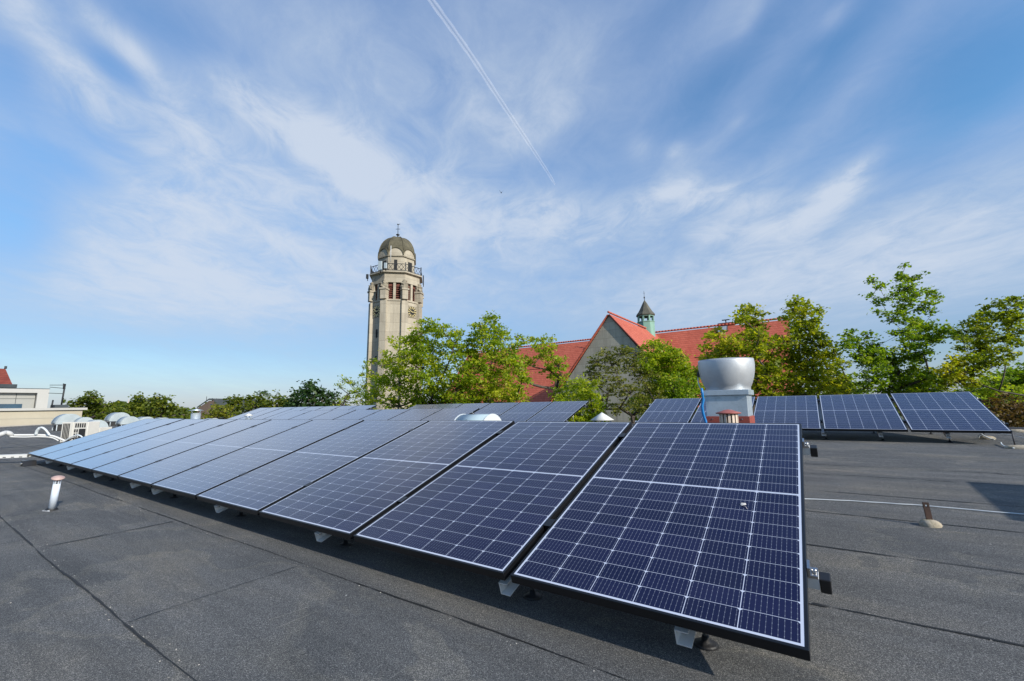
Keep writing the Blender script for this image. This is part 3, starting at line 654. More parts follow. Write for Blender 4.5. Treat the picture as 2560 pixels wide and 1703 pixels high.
# barrel vent hoods: half cylinders with pale end plates on curbs, axis along the rows
def barrel_hood(label, x1, yc, ztop, r, ln, mend, mbar, group='barrel roof hoods'):
    zg = zr(yc); t = thing('barrel_hood', label, 'roof hood', (x1 - ln / 2, yc, zg), group); zc_ = ztop - r
    n = 20; arc = [(yc + r * math.cos(math.pi * k / n), zc_ + r * math.sin(math.pi * k / n)) for k in range(n + 1)]
    arci = [(yc + (r - .012) * math.cos(math.pi * k / n), zc_ + (r - .012) * math.sin(math.pi * k / n)) for k in range(n + 1)]
    m = MB(); vs = []
    for xx in (x1 - ln, x1):
        vs += [(xx, a, b) for a, b in arc] + [(xx, a, b) for a, b in arci]
    k_ = n + 1; fs = []
    for i in range(n):
        fs += [(i, i + 1, 2 * k_ + i + 1, 2 * k_ + i), (k_ + i + 1, k_ + i, 3 * k_ + i, 3 * k_ + i + 1), (2 * k_ + i, 2 * k_ + i + 1, 3 * k_ + i + 1, 3 * k_ + i), (i + 1, i, k_ + i, k_ + i + 1)]
    fs += [(0, 2 * k_, 3 * k_, k_), (n, k_ + n, 3 * k_ + n, 2 * k_ + n)]
    m.add(vs, fs, True); part('barrel', m, mbar, t)
    for xx in (x1 + .003, x1 - ln - .018):
        m = MB(); m.prism([(yc + (r + .008) * math.cos(math.pi * k / n), zc_ + (r + .008) * math.sin(math.pi * k / n)) for k in range(n + 1)], 'x', xx, xx + .015); part('end_plate', m, mend, t)
    m = MB(); m.box(x1 - ln * .9, x1 - ln * .1, yc - r * .8, yc + r * .8, zg, zc_ - .12 * r); part('curb', m, M_BITUMEN, t)
    m = MB()
    for sx in (.06, .94):
        for sy in (-.86, .86): m.box(x1 - ln * sx - .015, x1 - ln * sx + .015, yc + r * sy - .015, yc + r * sy + .015, zg, zc_ - .001)
    part('strut', m, M_GALV, t)
    m = MB(); m.lathe([(.006, 0), (.006, .004)], (x1 - ln * .6, yc - r * .7, zc_ + r * .72), 8); part('rivet', m, M_DARK, t)
    return t
hy0 = 4.66; hx = float(at_y(1200, 1040, hy0)[0])
barrel_hood('sky-tinted barrel hood with white end plate behind the front row', hx, hy0 + .26, float(at_y(1190, 1036, hy0 + .26)[2]), .26, .52, M_OPAL, plain('sky_tinted_opal', (0.36, 0.46, 0.50), 0.4, 0, 0.05, 3))  # the barrel's blue is sky reflection put into its colour
HD = [(173, 1035, 20.5, .46, 'large barrel hood behind the slatted air conditioner'), (211, 1043.5, 20.0, .30, 'small pale barrel hood between two larger ones by the air conditioner'),
      (240, 1050, 17.4, .33, 'barrel hood with dark base right of the air conditioner'), (299, 1031.5, 24.0, .46, 'tallest of the four barrel hoods right of the air conditioner, open beneath'),
      (323, 1041.5, 22.0, .38, 'barrel hood directly right of the open tall one'), (364, 1042.5, 23.0, .40, 'third of the far barrel hoods, half hidden by the front row'),
      (406, 1044.5, 23.5, .38, 'rightmost and lowest of the far barrel hoods'), (526, 1046.5, 13.0, .20, 'low white dome hood left of the far panel rows')]
for px, py, D, r_, lab in HD:
    p = at_depth(px, py, D); yy = float(p[1]); xx = float(p[0])
    barrel_hood(lab, xx + .3, yy, float(p[2]), r_, min(1.5, r_ * 2.1), M_HOOD, M_HOOD)

# round flue with a flat hat, and two small cowls
def cowl(name, label, px, py_top, py_cap, py_rim, D, rcap, rpipe, mcap, mpipe, struts=4):
    p = at_depth(px, py_top, D); x, y, zt = (float(v_) for v_ in p); zcap = float(at_depth(px, py_cap, D)[2]); zrim = float(at_depth(px, py_rim, D)[2])
    t = thing(name, label, 'flue', (x, y, zr(y)))
    m = MB(); m.lathe([(rpipe, zr(y)), (rpipe, zrim), (rpipe * .92, zrim), (rpipe * .92, zrim - .05)], (x, y, 0), 24, cap=False); part('pipe', m, mpipe, t)
    m = MB(); m.lathe([(0, zcap - .004), (rcap * .97, zcap - .004), (rcap, zcap), (0, zt)], (x, y, 0), 24, cap=False); part('hat', m, mcap, t)
    for k in range(struts):
        a = 2 * math.pi * (k + .3) / struts; m = MB()
        m.tube([(x + rpipe * math.cos(a), y + rpipe * math.sin(a), zrim - .02), (x + rcap * .8 * math.cos(a), y + rcap * .8 * math.sin(a), zcap)], max(.004, rcap * .05), 6); part('strut', m, M_GALV, t)
cowl('round_flue', 'round grey metal flue with a wide flat hat before the brown house', 491, 1022, 1026.5, 1032.5, 15.0, .23, .14, M_GALV, M_GALV)
cowl('cone_cowl', 'white cone cowl between the far row and the right row', 1504.5, 1031, 1050, 1058, 7.5, .205, .10, M_WHITE, M_GALV)
cowl('small_cowl', 'small white six sided cowl on struts beside the far left row', 622, 1033.5, 1039, 1046, 9.0, .085, .05, M_WHITE, M_GALV, 6)

# air conditioners and their pipes
def ac_box(label, px0, px1, pyt, pyb, D, depth, tall):
    a = V3(at_depth(px0, pyb, D)); b = V3(at_depth(px1, pyb, D)); zt = float(at_depth(px0, pyt, D)[2]); zb_ = zr(a.y) + .06
    e = Vector((b.x - a.x, b.y - a.y, 0)); wdt = e.length; e.normalize(); nrm = Vector((e.y, -e.x, 0))   # toward the viewer
    Mx = Matrix(((e.x, -nrm.x, 0, a.x), (e.y, -nrm.y, 0, a.y), (0, 0, 1, zb_), (0, 0, 0, 1))); h_ = zt - zb_
    t = thing('air_conditioner', label, 'air conditioner', (a.x, a.y, zr(a.y)), 'outdoor air conditioners')
    m = MB(); m.box(0, wdt, 0, depth, 0, h_, Mx); c = part('casing', m, M_ACWHITE, t, bevel=.012)
    if tall:
        m = MB()
        for k in range(5): m.box(wdt * (.06 + .055 * k), wdt * (.095 + .055 * k), -.004, .02, h_ * .08, h_ * .93, Mx)
        part('side_grille', m, M_DARK, c)
        m = MB()
        for k in range(5): m.box(wdt * (.52 + .085 * k), wdt * (.575 + .085 * k), -.004, .02, h_ * .72, h_ * .93, Mx)
        for k in range(2):
            for j in range(3): m.box(wdt * (.50 + .085 * k), wdt * (.555 + .085 * k), -.004, .02, h_ * (.06 + .21 * j), h_ * (.22 + .21 * j), Mx)
        part('front_grille', m, M_DARK, c)
        m = MB(); m.box(wdt * .68, wdt * .93, -.0045, .02, h_ * .12, h_ * .66, Mx); part('fan_opening', m, M_DARK, c)
        m = MB(); m.box(wdt * .42, wdt * .44, -.012, .02, h_ * .0, h_ * .98, Mx); part('corner_post', m, M_ACWHITE, c)
    else:
        m = MB(); m.box(wdt * .42, wdt * .80, -.004, .01, h_ * .62, h_ * .68, Mx); part('badge', m, plain('grey_badge', (0.25, 0.25, 0.25)), c)
    m = MB()
    for s_ in (.1, .85): m.box(wdt * s_, wdt * (s_ + .06), 0, depth, -.06, -.001, Mx)
    part('foot', m, M_BLACKPL, t)
ac_box('tall white air conditioner with slatted grilles left of the front row', 148, 214, 1056, 1111, 11.9, .35, True)
ac_box('plain white air conditioner casing right of the slatted one', 215, 246, 1069.5, 1100, 12.6, .4, False)
def pipe_thing(name, label, cat, pts, r_, mat, n=10, group=None):
    m = MB(); m.tube(pts, r_, n); return single(name, m, mat, label, cat, tuple(pts[0]), group)
def smooth(pts, k=6):
    P = [Vector(p) for p in pts]; o = []
    for i in range(len(P) - 1):
        a, b, c, d = P[max(i - 1, 0)], P[i], P[i + 1], P[min(i + 2, len(P) - 1)]
        for j in range(k):
            t = j / k; o.append(.5 * ((2 * b) + (-a + c) * t + (2 * a - 5 * b + 4 * c - d) * t * t + (-a + 3 * b - 3 * c + d) * t ** 3))
    o.append(P[-1]); return o
DD = 11.5
pipe_thing('duct', 'thick white pipe run leading to the slatted air conditioner', 'pipe', smooth([at_depth(x, y, d) for x, y, d in ((25, 1088, 11.2), (60, 1088, 11.3), (100, 1088, 11.4), (130, 1090, DD), (150, 1097, DD), (166, 1104, DD))]), .026, M_WHITE)
pipe_thing('duct', 'thin white pipe under the thick white run', 'pipe', smooth([at_depth(x, y, d) for x, y, d in ((25, 1092, 11.1), (60, 1093, 11.2), (95, 1092, 11.3), (128, 1094, DD - .1), (146, 1102, DD - .1))]), .015, M_WHITE)
pipe_thing('duct', 'white arched pipe rising over the pipe run', 'pipe', smooth([at_depth(x, y, 11.35) for x, y in ((90, 1086), (93, 1077), (100, 1070), (106, 1069.5), (113, 1074), (119, 1081), (124, 1088))]), [.034] * 12 + [.024] * 25, M_OPAL)
pipe_thing('duct', 'grey insulated bulging pipe elbow at the left edge', 'pipe', smooth([at_depth(x, y, d) for x, y, d in ((-14, 1092, 11), (2, 1086, 11), (14, 1082, 11.1), (24, 1084, 11.15), (29, 1089, 11.2))]), .055, M_INSUL)
pipe_thing('duct', 'white and black hose arching in front of the slatted air conditioner', 'pipe', smooth([at_depth(x, y, 11.3) for x, y in ((158, 1106), (170, 1098), (182, 1091), (194, 1088), (203, 1091), (208, 1098))]), .017, M_OPAL)
pipe_thing('duct', 'black cable bundle below the arching hose', 'cable', smooth([at_depth(x, y, 11.2) for x, y in ((156, 1109), (170, 1102), (182, 1096), (192, 1095), (200, 1099))]), .018, M_WIRE)
# perforated cable tray running in from the left
ta, tb = V3(on_roof(-60, 1162)), V3(on_roof(72, 1157)); ta.z += .10; tb.z += .10
ct_ = thing('cable_tray', 'white perforated cable tray on a black foot at the left edge', 'cable tray', (tb.x, tb.y, zr(tb.y)))
e = (tb - ta); L_ = e.length; e.normalize(); nn = Vector((-e.y, e.x, 0)).normalized(); uu = e.cross(nn)
if uu.z < 0: uu = -uu; nn = -nn
Mt = Matrix(((e.x, nn.x, uu.x, ta.x), (e.y, nn.y, uu.y, ta.y), (e.z, nn.z, uu.z, ta.z), (0, 0, 0, 1)))
m = MB(); m.box(0, L_, -.05, .05, 0, .004, Mt); m.box(0, L_, -.052, -.0505, 0, .055, Mt); m.box(0, L_, .0505, .052, 0, .055, Mt); m.box(0, L_, -.05, .05, .056, .059, Mt); tb_ = part('tray', m, M_WHITE, ct_)
m = MB()
k = .06
while k < L_ - .1: m.box(k, k + .05, -.0535, -.0525, .006, .02, Mt); k += .13
part('slots', m, M_DARK, tb_)
m = MB(); fo = V3(on_roof(53, 1166)); m.prism([(-.14, 0), (.14, 0), (.08, .09), (-.08, .09)], 'y', 0, .16); m.v = [(p[0] + fo.x, p[1] + fo.y, p[2] + zr(fo.y) + .001) for p in m.v]; part('rubber_foot', m, M_BLACKPL, ct_)
m = MB(); m.lathe([(.028, 0), (.028, .01)], (0, 0, 0), 10, axis='y'); m.v = [(p[0] + fo.x, p[1] + fo.y - .012, p[2] + zr(fo.y) + .04) for p in m.v]; part('bolt', m, M_STEEL, ct_)

# lightning conductor stones with rods
def stone_shape(c, rx, ry, h, seed, box=False):
    m = MB(); r = random.Random(seed); n = 18; rows = [(1.0, 0.0), (1.04, .28), (.98, .55), (.80, .82), (.5, .97), (0.0, 1.0)]
    ph = [r.uniform(0, 6) for _ in range(3)]; vs = []
    for k, (s_, hh) in enumerate(rows):
        for i in range(n):
            a = 2 * math.pi * i / n; w = 1 + .07 * math.sin(2 * a + ph[0]) + .05 * math.sin(3 * a + ph[1]) + r.uniform(-.03, .03)
            if box: w *= 1 / max(abs(math.cos(a)), abs(math.sin(a))) ** .7
            vs.append((c[0] + rx * s_ * w * math.cos(a), c[1] + ry * s_ * w * math.sin(a), c[2] - .004 + h * hh * (1 + r.uniform(-.04, .04))))
    fs = [(k * n + i, k * n + (i + 1) % n, (k + 1) * n + (i + 1) % n, (k + 1) * n + i) for k in range(len(rows) - 1) for i in range(n)]
    m.add(vs, fs, True); return m
p = V3(on_roof(2330, 1321)); dS = float(p.dot(Vector(FWD))); mpp = dS / F; p.y += .05
rp = thing('rod_holder', 'rusty flat iron post leaning from a rounded pale concrete stone', 'conductor stone', (p.x, p.y, zr(p.y)), 'lightning conductor stones')
part('stone', stone_shape((p.x, p.y, zr(p.y)), 20 * mpp, .046, .044, 4), M_STONE, rp)
tpp = V3(at_depth(2313, 1256, dS + .06)); bt = V3(at_depth(2325, 1304, dS + .05)); w_ = .0165
m = MB(); dv_ = (tpp - bt); e = Vector((.93, .36, 0)).normalized(); nrm = Vector((-.36, .93, 0)).normalized() * .004
def slab(a, b, w0, w1): return [a - e * w0 - nrm, a + e * w1 - nrm, a + e * w1 + nrm, a - e * w0 + nrm, b - e * w0 - nrm, b + e * w1 - nrm, b + e * w1 + nrm, b - e * w0 + nrm]
fq = [(3, 2, 1, 0), (4, 5, 6, 7), (0, 1, 5, 4), (1, 2, 6, 5), (2, 3, 7, 6), (3, 0, 4, 7)]
bt2 = bt - dv_.normalized() * .03
hA, hB = bt.lerp(tpp, .76), bt.lerp(tpp, .90)
m.add(slab(bt2, hA, w_, w_), fq); m.add(slab(hA, hB, w_, -.006), fq); m.add(slab(hA, hB, -.006, w_), fq); m.add(slab(hB, tpp, w_, w_), fq)
part('iron_post', m, M_RUST, rp)
def rod_stone(label, px, py, rx, ry, h, rodh, seed, box=False, mr=M_WIRE, rodx=0.0):
    p = V3(on_roof(px, py)); p.y += ry * .8; z = zr(p.y) if p.y < RY1 - .1 else zr(RY1)
    t = thing('rod_holder', label, 'conductor stone', (p.x, p.y, z), 'lightning conductor stones')
    part('stone', stone_shape((p.x, p.y, z), rx, ry, h, seed, box), M_STONE, t)
    m = MB(); m.tube([(p.x + rodx, p.y, z + h * .6), (p.x + rodx - .006, p.y, z + h + rodh)], .008, 6); part('rod', m, mr, t); return p
rod_stone('pale oblong concrete block with a dark rod at the right edge', 2551, 1123, .115, .06, .05, .16, 8, True, rodx=-.03)
pb = rod_stone('rounded pale stone under the lower right corner of the right row', 2470, 1099, .085, .06, .055, .08, 9, rodx=-.02)
rod_stone('flat pale stone on the roof edge beyond the right row', 2545, 1081, .11, .05, .05, .0, 10)
rod_stone('dark stone with a rod on the far left of the roof', 50, 1064.5, .5, .4, .16, .5, 11)
wp = smooth([on_roof(*q_) for q_ in ((1985, 1248.5), (2010, 1250), (2090, 1253), (2160, 1257), (2235, 1262), (2310, 1267), (2430, 1278), (2560, 1289), (2760, 1307))], 8)
pipe_thing('conductor_wire', 'long white wire lying across the felt behind the rusty post', 'wire', [Vector((p.x, p.y + .004 * math.sin(i * .7), zr(p.y) + .008)) for i, p in enumerate(wp)], .0036, M_OPAL, 6, 'conductor wires')
pipe_thing('conductor_wire', 'thin dark wire crossing the felt at the far right corner', 'wire', [Vector((float(q_[0]), float(q_[1]), zr(float(q_[1])) + .05)) for q_ in [on_roof(x, y) for x, y in ((2470, 1090), (2500, 1092), (2540, 1099), (2600, 1112))]], .005, M_CABLE, 6, 'conductor wires')
pipe_thing('conductor_wire', 'short curled white wire end beside the oblong concrete block', 'wire', smooth([Vector((float(q_[0]), float(q_[1]), zr(float(q_[1])) + zz)) for q_, zz in zip([on_roof(x, y) for x, y in ((2503, 1112), (2506, 1116), (2517, 1120), (2535, 1123))], (.03, .02, .012, .012))]), .009, M_OPAL, 6, 'conductor wires')
m = MB(); m.tube(smooth([pb + Vector((-.10, -.03, .01)), pb + Vector((-.07, -.05, .08)), pb + Vector((-.03, -.07, .05)), pb + Vector((.03, -.08, .012)), pb + Vector((.05, -.11, .008))]), .008, 6); single('wire_clip', m, M_OPAL, 'bent white clip around the stone under the right row', 'clip', tuple(pb))

# off to the right, outside the frame: unseen chimney-like block added to throw the square shadow
m = MB(); sx_, sy_ = 3.52, 4.72; sh_ = 1.15; z0 = zr(sy_)
rv = thing('added_shadow_block', 'unseen chimney-shaped block added on the right to cast the square shadow', 'chimney', (sx_, sy_, z0))
m.box(sx_ - .3, sx_ + .3, sy_ - .75, sy_ + .55, z0, z0 + sh_ - .08); part('shaft', m, M_RED, rv, bevel=.01)
m = MB(); m.box(sx_ - .36, sx_ + .36, sy_ - .81, sy_ + .61, z0 + sh_ - .0795, z0 + sh_); part('cap', m, M_STONE, rv, bevel=.01)

# ------------------------------------------------------------------ neighbouring buildings on the left
XW = -44.0
bw = thing('beige_block', 'low beige rendered block with a cream coping at the left', 'building', (XW - 5, 2, GZ))
m = MB(); m.box(XW - 12, XW, -14, 8.30, GZ, .24); part('wall', m, M_BEIGE, bw)
m = MB(); m.box(XW - 12.2, XW + .16, -14.2, 8.52, .2405, .40); part('coping', m, M_WHITEW, bw)
m = MB(); m.box(XW + .003, XW + .02, -14, 8.3, -.30, -.285); part('render_joint', m, M_GREYP, bw)
wb = thing('white_block', 'white modern penthouse with a ribbon window behind the beige block', 'building', (-60, 0, GZ))
m = MB(); m.box(-66, -52.3, -12, 6.95, GZ, 1.68); part('wall', m, M_GREYP, wb)
m = MB()
for yy in (-2, 0.2, 2.4, 4.6, 5.9): m.box(-52.2995, -52.285, yy, yy + .03, .4, 1.66)
m.box(-52.2995, -52.285, -12, 6.95, 1.22, 1.25); part('panel_joints', m, M_SLATE, wb)
m = MB(); m.box(-66, -51.9, -12.4, 7.65, 1.70, 2.02); m.box(-66, -51.9, 7.0, 7.65, GZ, 1.6995); part('white_frame', m, M_WHITEW, wb)
m = MB(); m.box(-52.2995, -52.27, -9, 6.3, .45, .82); w_o = part('window', m, M_GLASSB, wb)
m = MB(); m.box(-66, -51.88, -12.5, 7.68, 2.0205, 2.06); part('roof_edge', m, M_SLATE, wb)
rb = thing('red_roofed_house', 'house with a steep red tile roof at the far left edge', 'building', (-82, 0, GZ))
m = MB(); m.box(-95, -75.4, -14, 7.9, GZ, 3.1); part('wall', m, M_BROWNW, rb)
m = MB(); m.add([(-75, -14, 3.4), (-75, 8.05, 3.4), (-77.5, 7.6, 5.3), (-77.5, -14, 5.3), (-98, 8.05, 3.4), (-98, 7.6, 5.3), (-98, -14, 3.4), (-98, -14, 5.3)], [(0, 1, 2, 3), (1, 4, 5, 2), (3, 2, 5, 7), (0, 3, 7, 6), (0, 6, 4, 1)]); part('roof', m, M_TILED, rb)
m = MB(); m.box(-97, -74.7, -14.2, 8.4, 3.0, 3.395); part('gutter', m, M_SLATE, rb)
m = MB(); m.tube([(-77.5, 7.6, 5.3), (-77.5, 7.6, 5.62)], .12, 6); part('finial', m, M_SLATE, rb)
m = MB(); m.box(-74.98, -74.6, 4.0, 6.98, 3.4, 4.1); part('dormer', m, M_BEIGE, rb)
an = V3(at_x(153, 1014, -47)); at_ = V3(at_x(163, 960, -47)); an.z = .40
ant = thing('tv_antenna', 'thin leaning television antenna mast with three side arms', 'antenna', an)
m = MB(); m.tube([an, at_], .055, 6); part('mast', m, M_IRON, ant)
for (xa, ya, xb, yb) in ((124, 963, 165, 963), (124, 968, 164, 971.5), (121, 983, 158, 984.5)):
    m = MB(); m.tube([at_x(xa, ya, -47), at_x(xb, yb, -47)], .022, 5); part('arm', m, M_IRON, ant)
m = MB(); m.tube([at_x(159, 959, -47), at_x(158.5, 973, -47)], .04, 5); part('dipole', m, M_IRON, ant)
m = MB(); m.tube([(-46, 7.0, .40), (-46, 7.03, 1.0)], .05, 6); single('mast_stub', m, M_IRON, 'short dark stub mast beside the white penthouse', 'mast', (-46, 7.0, .4))
rs = MB(); q0 = V3(at_x(137, 1016, -46)); q1 = V3(at_x(172, 1012, -46)); rs.box(-47.5, -46, q0.y, q1.y, .41, float(q1.z)); single('roof_box', rs, M_SLATE, 'flat dark box on the beige block under the antenna', 'roof box', (-46.5, q0.y, .41))

# brown house with the dark roof
D = 95.0
bh = thing('brown_house', 'distant brown house with a dark hipped gable roof behind trees', 'house', tuple(at_depth(530, 1040, D))[:2] + (GZ,))
def hp(px, py, d=D): return at_depth(px, py, d)
f0 = [hp(494, 1021), hp(523, 1002), hp(533, 1002), hp(548, 1022), hp(548, 1075), hp(494, 1075)]
b_ = np.array([-9.0, 24.0, 0.0])
m = MB(); n = len(f0); vs = [tuple(p) for p in f0] + [tuple(p + b_ * .6) for p in f0]
for k in (4, 5, 10, 11): vs[k] = (vs[k][0], vs[k][1], GZ)
m.add(vs, [tuple(range(n)), tuple(range(2 * n - 1, n - 1, -1))] + [(i, n + i, n + (i + 1) % n, (i + 1) % n) for i in range(n)]); part('wall', m, M_BROWNW, bh)
rp_ = [hp(492, 1022), hp(522, 1001), hp(534, 1001), hp(552, 1024)]; far_ = np.array(hp(640, 1003, D + 6)) - np.array(hp(534, 1001))
m = MB(); A = [np.array(p) + np.array([0, 0, .05]) for p in rp_]; e = np.array([0, 0, .35])
vs = A + [a + e for a in A]; m.add(vs, [(0, 1, 5, 4), (1, 2, 6, 5), (2, 3, 7, 6)]); part('verge', m, M_SLATE, bh)
B = [A[1] + e, A[2] + e, A[2] + e + far_, np.array([far_[0], far_[1], 0]) + A[3] + e + np.array([3, 2, -3])]
m = MB(); m.add([A[2] + e, A[2] + e + far_, A[3] + e + far_ + np.array([0, 0, -4.]), A[3] + e + np.array([0, 0, -4.]), A[1] + e + b_ * .6, A[1] + e], [(0, 3, 2, 1), (5, 0, 1, 4)]); rf_ = part('roof', m, M_SLATE, bh)
m = MB(); c = V3(hp(527.5, 1001)); m.box(c.x - .45, c.x + .45, c.y + .3, c.y + 1.2, c.z - .2, c.z + .35); part('chimney', m, M_BROWNW, rf_)
for px, py, w, h_ in ((527, 1014, 4, 6), (512, 1030, 9, 8)):
    m = MB(); a = [V3(hp(px - w, py - h_ / 2, D - .05)), V3(hp(px + w, py - h_ / 2, D - .05)), V3(hp(px + w, py + h_ / 2, D - .05)), V3(hp(px - w, py + h_ / 2, D - .05))]
    m.add(a + [p * (1.0008) for p in a], fq); part('window', m, M_GLASSB, bh)
for px, py in ((516, 991), (530, 995), (541, 996)):
    m = MB(); a = V3(hp(px, py + 10, D + 2)); m.tube([a, a + Vector((0, 0, 10 * D / F))], .05, 5); part('lightning_rod', m, M_IRON, bh)
# far church spire
D = 520.0; c = V3(at_depth(320, 1016, D)); s_ = D / F
sp = thing('distant_spire', 'tiny pale pink church spire above the far trees on the left', 'church spire', (c.x, c.y, GZ))
m = MB(); m.lathe([(4.2 * s_ / 1.4, GZ), (4.2 * s_ / 1.4, c.z + 3 * s_)], (c.x, c.y, 0), 8, False); part('tower', m, plain('pink_stone', (0.55, 0.42, 0.36)), sp)
m = MB(); m.lathe([(3.0 * s_ / 1.2, c.z + 3.01 * s_), (1.6 * s_, c.z + 8 * s_), (.9 * s_, c.z + 11 * s_), (.25 * s_, c.z + 18 * s_), (0, c.z + 21 * s_)], (c.x, c.y, 0), 8, False); part('spire', m, plain('pink_spire', (0.60, 0.46, 0.40)), sp)
c = V3(at_depth(292, 1021, 300)); m = MB(); m.prism([(-7, -6), (7, -6), (0, 1.5)], 'y', 0, 12); m.v = [(p[0] + c.x, p[1] + c.y, p[2] + c.z) for p in m.v]
hr_ = thing('far_house', 'tiny far house with a red roof left of the pink spire', 'house', (c.x, c.y, GZ)); part('roof', m, M_TILED, hr_)
m = MB(); m.box(c.x - 6, c.x + 6, c.y + .5, c.y + 11.5, GZ, c.z - 6.01); part('wall', m, M_BEIGE, hr_)

# ------------------------------------------------------------------ church tower
TD = 62.0; _d = ray(985, 1000); _d = _d / math.hypot(_d[0], _d[1]); TC = np.array([_d[0] * TD, _d[1] * TD])
def tz(py, r_=0.0):
    d = ray(985, py); return float(d[2] / math.hypot(d[0], d[1]) * (TD - r_))
tower = thing('church_tower', 'tall octagonal stone church tower with a green dome and clocks', 'church tower', (TC[0], TC[1], GZ))
def octo(mb, ap, z0, z1, ap1=None):
    ap1 = ap1 or ap; k = 1 / math.cos(math.pi / 8); vs = []
    for a_, z in ((ap, z0), (ap1, z1)):
        for i in range(8):
            t = math.pi / 8 + i * math.pi / 4; vs.append((TC[0] + a_ * k * math.cos(t), TC[1] + a_ * k * math.sin(t), z))
    return mb.add(vs, [tuple(range(8))[::-1], tuple(range(8, 16))] + [(i, (i + 1) % 8, 8 + (i + 1) % 8, 8 + i) for i in range(8)])
def faceM(ang):     # local x tangent, y outward, z up, origin on the tower axis
    n = Vector((math.cos(ang), math.sin(ang), 0)); t = Vector((-n.y, n.x, 0))
    return Matrix(((t.x, n.x, 0, TC[0]), (t.y, n.y, 0, TC[1]), (0, 0, 1, 0), (0, 0, 0, 1)))
AP = 3.22; SF = 2 * AP * math.tan(math.pi / 8)
z_str, z_sill, z_lint, z_corn, z_balc = tz(752, AP), tz(748, AP), tz(705.5, AP), tz(684, AP), tz(679.5, AP)
m = MB(); octo(m, AP + .16, GZ, z_str - .01, AP); shaft = part('shaft', m, M_STONEW, tower)
m = MB()
for i in range(8):
    M_ = faceM(math.pi / 8 + i * math.pi / 4); R_ = AP / math.cos(math.pi / 8)
    m.add([M_ @ Vector(p) for p in ((-.52, R_ - .55, GZ), (.52, R_ - .55, GZ), (.52, R_ + .42, GZ), (-.52, R_ + .42, GZ), (-.42, R_ - .7, z_str - .02), (.42, R_ - .7, z_str - .02), (.42, R_ + .22, z_str - .02), (-.42, R_ + .22, z_str - .02))], fq)
part('corner_buttress', m, M_STONEW, tower)
m = MB(); octo(m, AP + .10, z_str - .0, z_str + .22); part('string_course', m, M_STONEW, tower)
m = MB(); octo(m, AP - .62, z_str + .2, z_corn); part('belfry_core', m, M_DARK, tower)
wall = MB(); ow = .68; ml = .17
for i in range(8):
    M_ = faceM(i * math.pi / 4)
    wall.box(-SF / 2, SF / 2, AP - .5, AP, z_str + .221, z_sill, M_); wall.box(-SF / 2, SF / 2, AP - .5, AP, z_lint, z_corn, M_)
    for s_ in (-1, 1):
        a, b = sorted((s_ * (ml + ow), s_ * SF / 2)); wall.box(a, b, AP - .5, AP - .001, z_sill + .0005, z_lint - .0005, M_)
    wall.box(-ml, ml, AP - .42, AP - .06, z_sill + .0005, z_lint - .0005, M_)
part('belfry_wall', wall, M_STONEW, tower)
for i in range(8):
    for s_ in (-1, 1):
        M_ = faceM(i * math.pi / 4); lo = MB(); x0, x1 = (ml + .01, ml + ow - .01) if s_ > 0 else (-ml - ow + .01, -ml - .01)
        zz = z_sill + .08
        while zz < z_lint - .42:
            lo.add([M_ @ Vector(p) for p in ((x0, AP - .5, zz + .20), (x1, AP - .5, zz + .20), (x1, AP - .26, zz), (x0, AP - .26, zz), (x0, AP - .5, zz + .25), (x1, AP - .5, zz + .25), (x1, AP - .26, zz + .05), (x0, AP - .26, zz + .05))], fq); zz += .29
        xc = (x0 + x1) / 2; rr = (x1 - x0) / 2; nn_ = 8
        arc = [(xc + rr * math.cos(math.pi * k / nn_), z_lint - .42 + rr * .9 * math.sin(math.pi * k / nn_)) for k in range(nn_ + 1)]
        lo.add([M_ @ Vector((a, AP - .30, b)) for a, b in arc] + [M_ @ Vector((a, AP - .45, b)) for a, b in arc], [tuple(range(nn_ + 1))[::-1]] + [(k, k + 1, nn_ + 2 + k, nn_ + 1 + k) for k in range(nn_)])
        part('louvre', lo, M_LOUVRE, tower)
r = random.Random(8)
z_p1, z_p2 = tz(722, AP + .6), tz(700, AP + .6)
for i in range(8):
    m = MB(); cv = MB()
    M_ = faceM(math.pi / 8 + i * math.pi / 4); R_ = AP / math.cos(math.pi / 8)
    m.box(-.40, .40, R_ - .55, R_ + .36, z_str + .2205, z_p1, M_)
    m.box(-.50, .50, R_ - .55, R_ + .46, z_p1 + .001, z_p1 + .22, M_)
    # carved figure group: irregular stacked lumps
    prof = [(.44, .22), (.52, .5), (.40, .72), (.46, .95), (.28, 1.1), (.30, 1.3), (.12, 1.5)]; n = 9; vs = []
    for k, (rr, hh) in enumerate(prof):
        for j in range(n):
            a = 2 * math.pi * j / n; w = rr * (1 + r.uniform(-.28, .28)); vs.append(M_ @ Vector((w * math.cos(a), R_ - .02 + w * .95 * math.sin(a), z_p1 + hh)))
    cv.add(vs, [(k * n + j, k * n + (j + 1) % n, (k + 1) * n + (j + 1) % n, (k + 1) * n + j) for k in range(len(prof) - 1) for j in range(n)] + [tuple(range((len(prof) - 1) * n, len(prof) * n))], False)
    part('belfry_pier', m, M_STONEW, tower); part('carved_figures', cv, M_STONED, tower)
m = MB(); octo(m, AP + .06, z_corn + .001, z_balc - .12, AP + .22); octo(m, AP + .34, z_balc - .119, z_balc + .08); corn = part('balcony', m, M_STONEW, tower)
z_rail = tz(659.5, AP); AR = AP + .20; SR = 2 * AR * math.tan(math.pi / 8)
rl = MB(); zb0 = z_balc + .16
